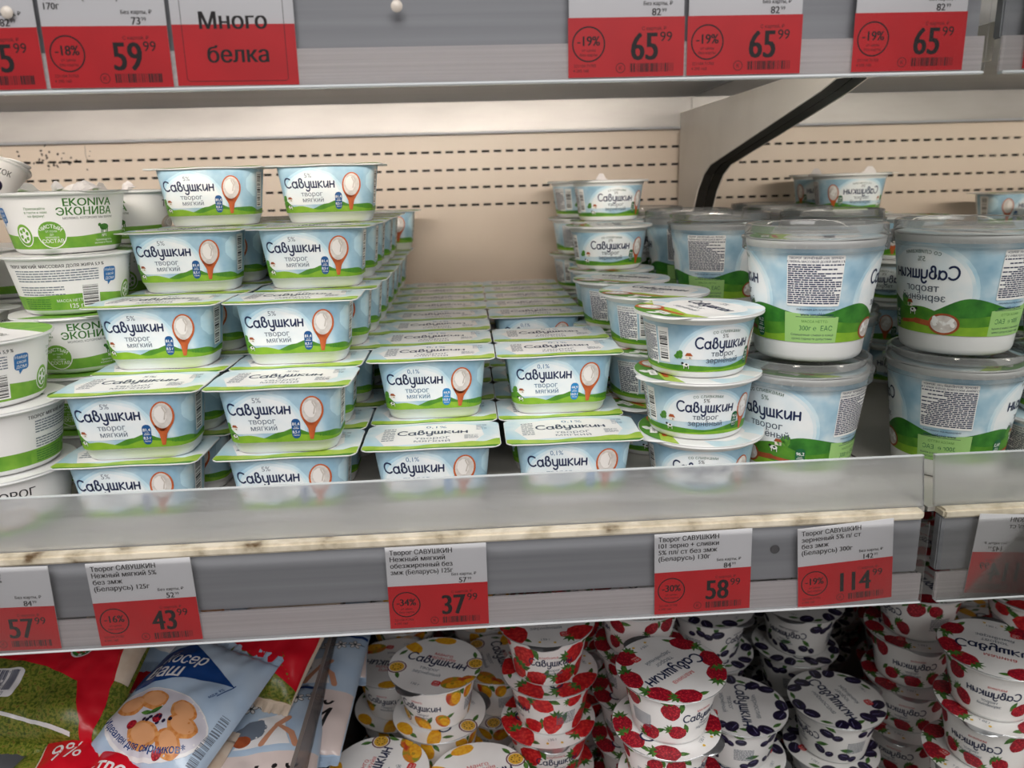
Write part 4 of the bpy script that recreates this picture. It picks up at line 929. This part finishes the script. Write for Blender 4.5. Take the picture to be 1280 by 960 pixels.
def red_side():
    A = Art(); A.poly([(-90, 6), (-40, 12), (10, 6), (40, -4), (56, -34), (60, -60), (66, -60), (68, -20), (62, 24), (44, 60), (-90, 60)], redf, 1)
    A.poly([(30, 26), (62, 34), (66, 0), (80, 0), (80, 60), (20, 60)], creamf, 2); A.stroke([(50, 60), (62, 30), (66, 0), (64, -30)], 1.2, redf, 3)
    A.rrect(6, 26, 22, 14, 3, whitef, 3, .1); A.text('500', 7, 26, 14, redf, 5, bold=.04, rot=pi + .1, sx=.8); emblem(A, 31, 25, .95)
    A.text('КРЕСТЬЯНСКИЙ', -44, 24, 6, whitef, 4, rot=pi + .02); A.text('НАТУРАЛЬНЫЙ ПРОДУКТ', -48, 16, 4, whitef, 4, rot=pi + .02)
    A.rrect(-26, -10, 44, 24, 4, whitef, 3, .02); A.bars(-26, -8, 38, 17, navy, 5, 3); A.text('4 810531 002277', -26, -19.2, 4, navy, 5)
    A.stroke([(-80, -28), (-30, -31), (10, -35), (50, -42)], 2.4, whitef, 3, False); return A
def red_front():
    A = Art(); A.poly([(-80, -60), (-52, -60), (-48, -10), (-60, 30), (-80, 30)], moss, 1); A.poly([(-60, 34), (-44, 48), (-20, 30), (-2, 12), (-8, -60), (-52, -60), (-46, -10)], redf, 2)
    A.text('9%', -34, 18, 20, whitef, 4, rot=.35); A.poly([(-6, 22), (40, 12), (64, -4), (60, -60), (-12, -60)], redf, 2); A.text('ТВОРОГ', 22, 2, 18, whitef, 4, bold=.05, sx=.7, rot=-.12); A.stroke([(-20, -14), (-4, 8)], .8, whitef, 4)
    A.rrect(38, -22, 30, 14, 3, whitef, 4); A.text('500 г', 38, -22, 9, redf, 5, bold=.03); return A
def blue_front():
    A = Art(); A.poly([(-40, 46), (-54, 28), (-56, 8), (-46, -8), (-30, 2), (-4, 14), (28, 22), (42, 24), (14, 36), (-10, 46), (-24, 52)], navyf, 1)
    A.text('Косер', -16, 32, 17, whitef, 3, rot=.22, sx=.85, bold=.02, shear=.3); A.text('Ваш', -26, 15, 19, whitef, 3, rot=.26, sx=.95, bold=.03, shear=.3)
    A.ell(-2, -30, 51, 31, whitef, 1); A.ell(-2, -29, 49, 29, flat('plate_pale', 'd6d2dc', .3), 2)
    for i, (x, y, r, ro) in enumerate(((-34, -22, 14, .4), (-16, -12, 14, .1), (18, -14, 14, -.3), (26, -26, 15, -.2), (-4, -42, 18, -.2), (24, -42, 15, -.5))): A.ell(x, y, r, r * .62, pancake, 3 + i % 2, ro, wob=.03); A.ell(x, y + 1, r * .8, r * .44, flat('pancake_top', 'e6a777', .4), 5, ro)
    for x, y in ((-22, -36), (0, -26), (20, -52)): A.ell(x, y, 4.4, 4.4, rasp, 6)
    for i in range(9): A.ell(-12 + (i * 5) % 26, -30 + (i * 3) % 9, 1.9, 1.9, prune, 6, n=8)
    leaf(A, -8, -20, 7, .8, 7); leaf(A, -14, -24, 6, .2, 7); A.text('Идеален для сырников*', -4, -51, 8.6, navyf, 8, bold=.03, rot=-.02, sx=.92, arc=-92)
    A.stroke([(34, 10), (42, 26)], .9, navyf, 3, False); A.text('мдж 9%', 32, 12, 4, navyf, 3, rot=1.1); A.bars(50, -25, 7, 50, grey, 3, 7, vert=False, n=30)
    for i, (pts, m, lv) in enumerate(A.p): A.p[i] = ([(px * .87, py * .87) for px, py in pts], m, lv)
    return A
def safi():
    A = Art(); A.rect(-60, -80, 60, -6, pinkf, 1); A.text('Сафій', 2, -36, 36, blk, 3, bold=.01, sx=.8, shear=.28); A.rect(-60, -10, 60, -6, bluef, 2)
    for i in range(9):
        x, y = -50 + i * 12, 22 + i * 3.2
        for q in range(5): A.ell(x + 3.4 * cos(q * 1.257 + i), y + 3.4 * sin(q * 1.257 + i), 2.6, 1.7, blk, 3, q * 1.257 + i, 10); A.ell(x + 3.4 * cos(q * 1.257 + i), y + 3.4 * sin(q * 1.257 + i), 2.1, 1.2, whitef, 4, q * 1.257 + i, 10)
        A.ell(x, y, 1, 1, blk, 5, n=6); A.stroke([(x + 5, y + 1), (x + 8, y + 2)], .7, blk, 3)
    A.poly([(-10, -4), (0, 8), (6, 24), (26, 28), (30, 6), (34, -4)], whitef, 2); A.ell(2, 12, 13, 9, grey, 3, .5, wob=.08); A.ell(-4, 3, 7, 5.5, brick, 4); A.stroke([(12, -2), (22, 16), (34, 6), (38, -4)], 5, skinm, 5); A.stroke([(22, 16), (30, 22)], 5, skinm, 5)
    A.rect(-60, 58, 60, 62, navyf, 2); return A
def red_small():
    A = Art(); A.poly([(-50, -60), (50, -60), (50, -10), (20, -16), (-10, -22), (-50, -16)], moss, 1); A.poly([(-50, -16), (-10, -22), (20, -34), (50, -44), (50, 12), (20, 18), (-50, 14)], redf, 2)
    A.stroke([(-50, 14), (20, 18), (50, 12)], 1.2, redf, 3, False); emblem(A, -16, 0, 1.1); return A
B_SIDE = bag_kind('curd_bag', 150, 92, 24, 1.3, moss, red_side(), .9); B_FRONT = bag_kind('curd_bag', 160, 110, 20, 4.2, creamf, red_front(), .7)
B_SMALL = bag_kind('curd_bag', 84, 104, 22, 7.7, creamf, red_small(), .9)
B_BLUE = bag_kind('curd_bag', 99, 114, 20, 2.6, bluef, blue_front(), .8); B_SAFI = bag_kind('curd_pack', 112, 140, 13, 5.5, bluef, safi(), .35)
def put_bag(K, loc, rot, label):
    o = place(K, loc, 0, label, 'curd bags left of the divider'); o.rotation_euler = tuple(radians(a) for a in rot)
put_bag(B_SIDE, (-.362, .572, -.186), (27, 0, -9), 'green curd bag with barcode and red band, leftmost in the bag pile')
put_bag(B_FRONT, (-.288, .492, -.226), (10, 0, -12), 'cream curd bag with red nine percent banner, lowest left in the pile')
put_bag(B_BLUE, (-.240, .545, -.196), (18, 4, -24), 'pale blue curd bag with pancakes picture lying on top of the pile')
put_bag(B_BLUE, (-.262, .672, -.186), (18, 0, -10), 'pale blue curd bag behind the pancake bag, half hidden by the rail')
put_bag(B_SMALL, (-.184, .616, -.186), (26, 0, -20), 'red and green curd bag behind, between blue bag and plain packs')
put_bag(B_SAFI, (-.190, .528, -.230), (8, 0, 4), 'pale pack with black lettering and white flowers, nearest the divider')
put_bag(B_SAFI, (-.170, .604, -.228), (9, 0, -4), 'pale pack with black lettering, second from front beside the divider')
put_bag(B_SAFI, (-.170, .690, -.222), (10, 0, 4), 'pale pack with black lettering, third from front beside the divider')
put_bag(B_SIDE, (-.235, .880, -.205), (10, 0, 150), 'green curd bag farthest back against the divider')
put_bag(B_FRONT, (-.300, .668, -.214), (14, 0, 14), 'cream curd bag behind the green barcode bag')
box('raised_deck', [(-1.0, -.05, .001, -.145, .59, .148)], greysteel, lo)

# ---------------------------------------------------------------- price tags
def price_art(lines, old, pct, big, cents, w=60, h=54, red=28.4):
    A = Art(); A.rect(-w / 2, 0, w / 2, red, cardr, 1)
    for i, t in enumerate(lines): A.text(t, -w / 2 + 2.5, h - 3.6 - i * 4.3, 4.3, tagink, 2, 'l', .03, sx=min(1, 37 / (glyphs(t, .03)[1] * 4.3)))
    A.text('Без карты, ₽', w / 2 - 6.5, red + 6.2, 2.5, tagink, 2, 'r', .03); A.text(old, w / 2 - 12.5, red + 2.2, 4.8, tagink, 2, 'r', .03); A.text('99', w / 2 - 9.6, red + 3, 2.5, tagink, 2, 'r')
    A.text('С картой, ₽', w / 2 - 9.5, red - 5.5, 2.3, tagink, 2, 'r')
    A.text(big, w / 2 - 14, red - 14, 18.5, tagink, 2, 'r', .045, sx=.80); A.text(cents, w / 2 - 6.5, red - 9.4, 6.6, tagink, 2, 'r', .01)
    A.stroke(arc(-w / 2 + 10.5, red - 12.5, 8.2, 8.2, 0, 360, 30), .7, tagink, 2, False); A.text('-%s%%' % pct, -w / 2 + 10.5, red - 11, 6.4, tagink, 2, 'c', .04, sx=.92)
    A.text('от цены', -w / 2 + 10.5, red - 15.4, 1.9, tagink, 2); A.text('без карты', -w / 2 + 10.5, red - 17.6, 1.9, tagink, 2)
    A.text('221104 71703', -w / 2 + 8.5, red - 22.8, 2, tagink, 2); A.text('4 295 160', -w / 2 + 6.5, red - 25.2, 2, tagink, 2)
    A.stroke(arc(-3, 4.3, 2.3, 2.3, 0, 360, 16), .3, tagink, 2, False); A.text('К', -3, 4.3, 2.8, tagink, 2); A.bars(13.5, 4.3, 23, 4.2, tagink, 2, len(lines[0]) + 3, n=30); return A
def slogan_art():
    A = Art(); A.rect(-30, 0, 30, 28.4, cardr, 1); A.text('Много', 0, 30.0, 11, tagink, 2, bold=.035); A.text('белка', 1, 14.5, 11, tagink, 2, bold=.035); A.stroke([(-25.2, 60), (-25.2, 3), (-24, 2), (23.6, 2), (24.8, 3), (24.8, 60)], .25, tagink, 2, False); return A
def front_fn(x, y, off): return (x, -off, y), (0, -1, 0)
def hang_tag(A, X, zb, label, w=60, h=54, ry=0, yy=.4202):
    me = mesh('price_tag', *boxes([(-w / 2000, 0, 0, w / 2000, .0004, h / 1000)]), cardw); o = link('price_tag', me, None, (X, yy, zb), (0, ry, 0)); tag(o, label, 'price tag', 'price tags in the shelf rails')
    link('price_print', art_mesh('price_print', A, front_fn, base=.03), o)
SV = 'Творог САВУШКИН'; ZB, ZT = -.0572, .3125 - .0572
hang_tag(price_art(['Творог мягкий', 'ЭКОНИВА 5,9%', 'без змж', '(Россия) 125г'], '84', '32', '57', '99'), -.2815, ZB, 'red and white price tag at the left end of the middle rail', ry=radians(1))
hang_tag(price_art([SV, 'Нежный мягкий 5%', 'без змж', '(Беларусь) 125г'], '52', '16', '43', '99'), -.1985, ZB, 'price tag reading 43, below the 5 percent soft curd cups', ry=radians(-1))
hang_tag(price_art([SV, 'Нежный мягкий', 'обезжиренный без', 'змж (Беларусь) 125г'], '57', '34', '37', '99'), -.0262, ZB, 'price tag reading 37, below the 0,1 percent cups')
hang_tag(price_art([SV, '101 зерно + сливки', '5% пл/ ст без змж', '(Беларусь) 130г'], '84', '30', '58', '99'), .1365, ZB, 'price tag reading 58, below the flat round cups', ry=radians(-1))
hang_tag(price_art([SV, 'зерненый 5% п/ ст', 'без змж', '(Беларусь) 300г'], '142', '19', '114', '99'), .2275, ZB + .0004, 'price tag reading 114, below the tall tubs by the mirror', ry=radians(-4))
hang_tag(price_art(['Творог', 'Нежный мягкий 5%', 'без змж (Россия)', '170г'], '73', '18', '59', '99'), -.1735, ZT, 'price tag reading 59 on the upper rail', ry=radians(.5))
hang_tag(slogan_art(), -.1115, ZT, 'red and white slogan card beside the 59 price tag, upper rail', w=60, ry=radians(.5), yy=.4209)
for X, l in ((.0855, 'left'), (.1470, 'middle'), (.2345, 'right')): hang_tag(price_art(['Творог зерненый', 'с ягодами без', 'змж (Россия) 130г'], '82', '19', '65', '99'), X, ZT, '%s of the three price tags reading 65 on the upper rail' % l, w=59)
hang_tag(price_art(['Творог', 'мягкий без', 'змж (Россия) 130г'], '82', '19', '65', '99'), -.2355 - .0, ZT, 'red price tag cut by the left picture edge on the upper rail')
for X in (-.217, -.030): 
    V = spun('rail_button', [(.01, 0), (2.6, .1), (2.9, .8), (2.2, 1.5), (.01, 1.7)], flat('button_cream', 'd9cfc4', .3), 20); o = link('rail_button', V, top, (X, -.0116, -.0225), (radians(90), 0, 0))
V = spun('strip_hole', [(.01, 0), (2.8, 0), (2.8, .3)], flat('strip_hole_dark', '5b5a5e', .5), 20); link('strip_hole', V, mid, (.1825, -.005, -.020), (radians(90), 0, 0))

bpy.data.objects.remove(_to)
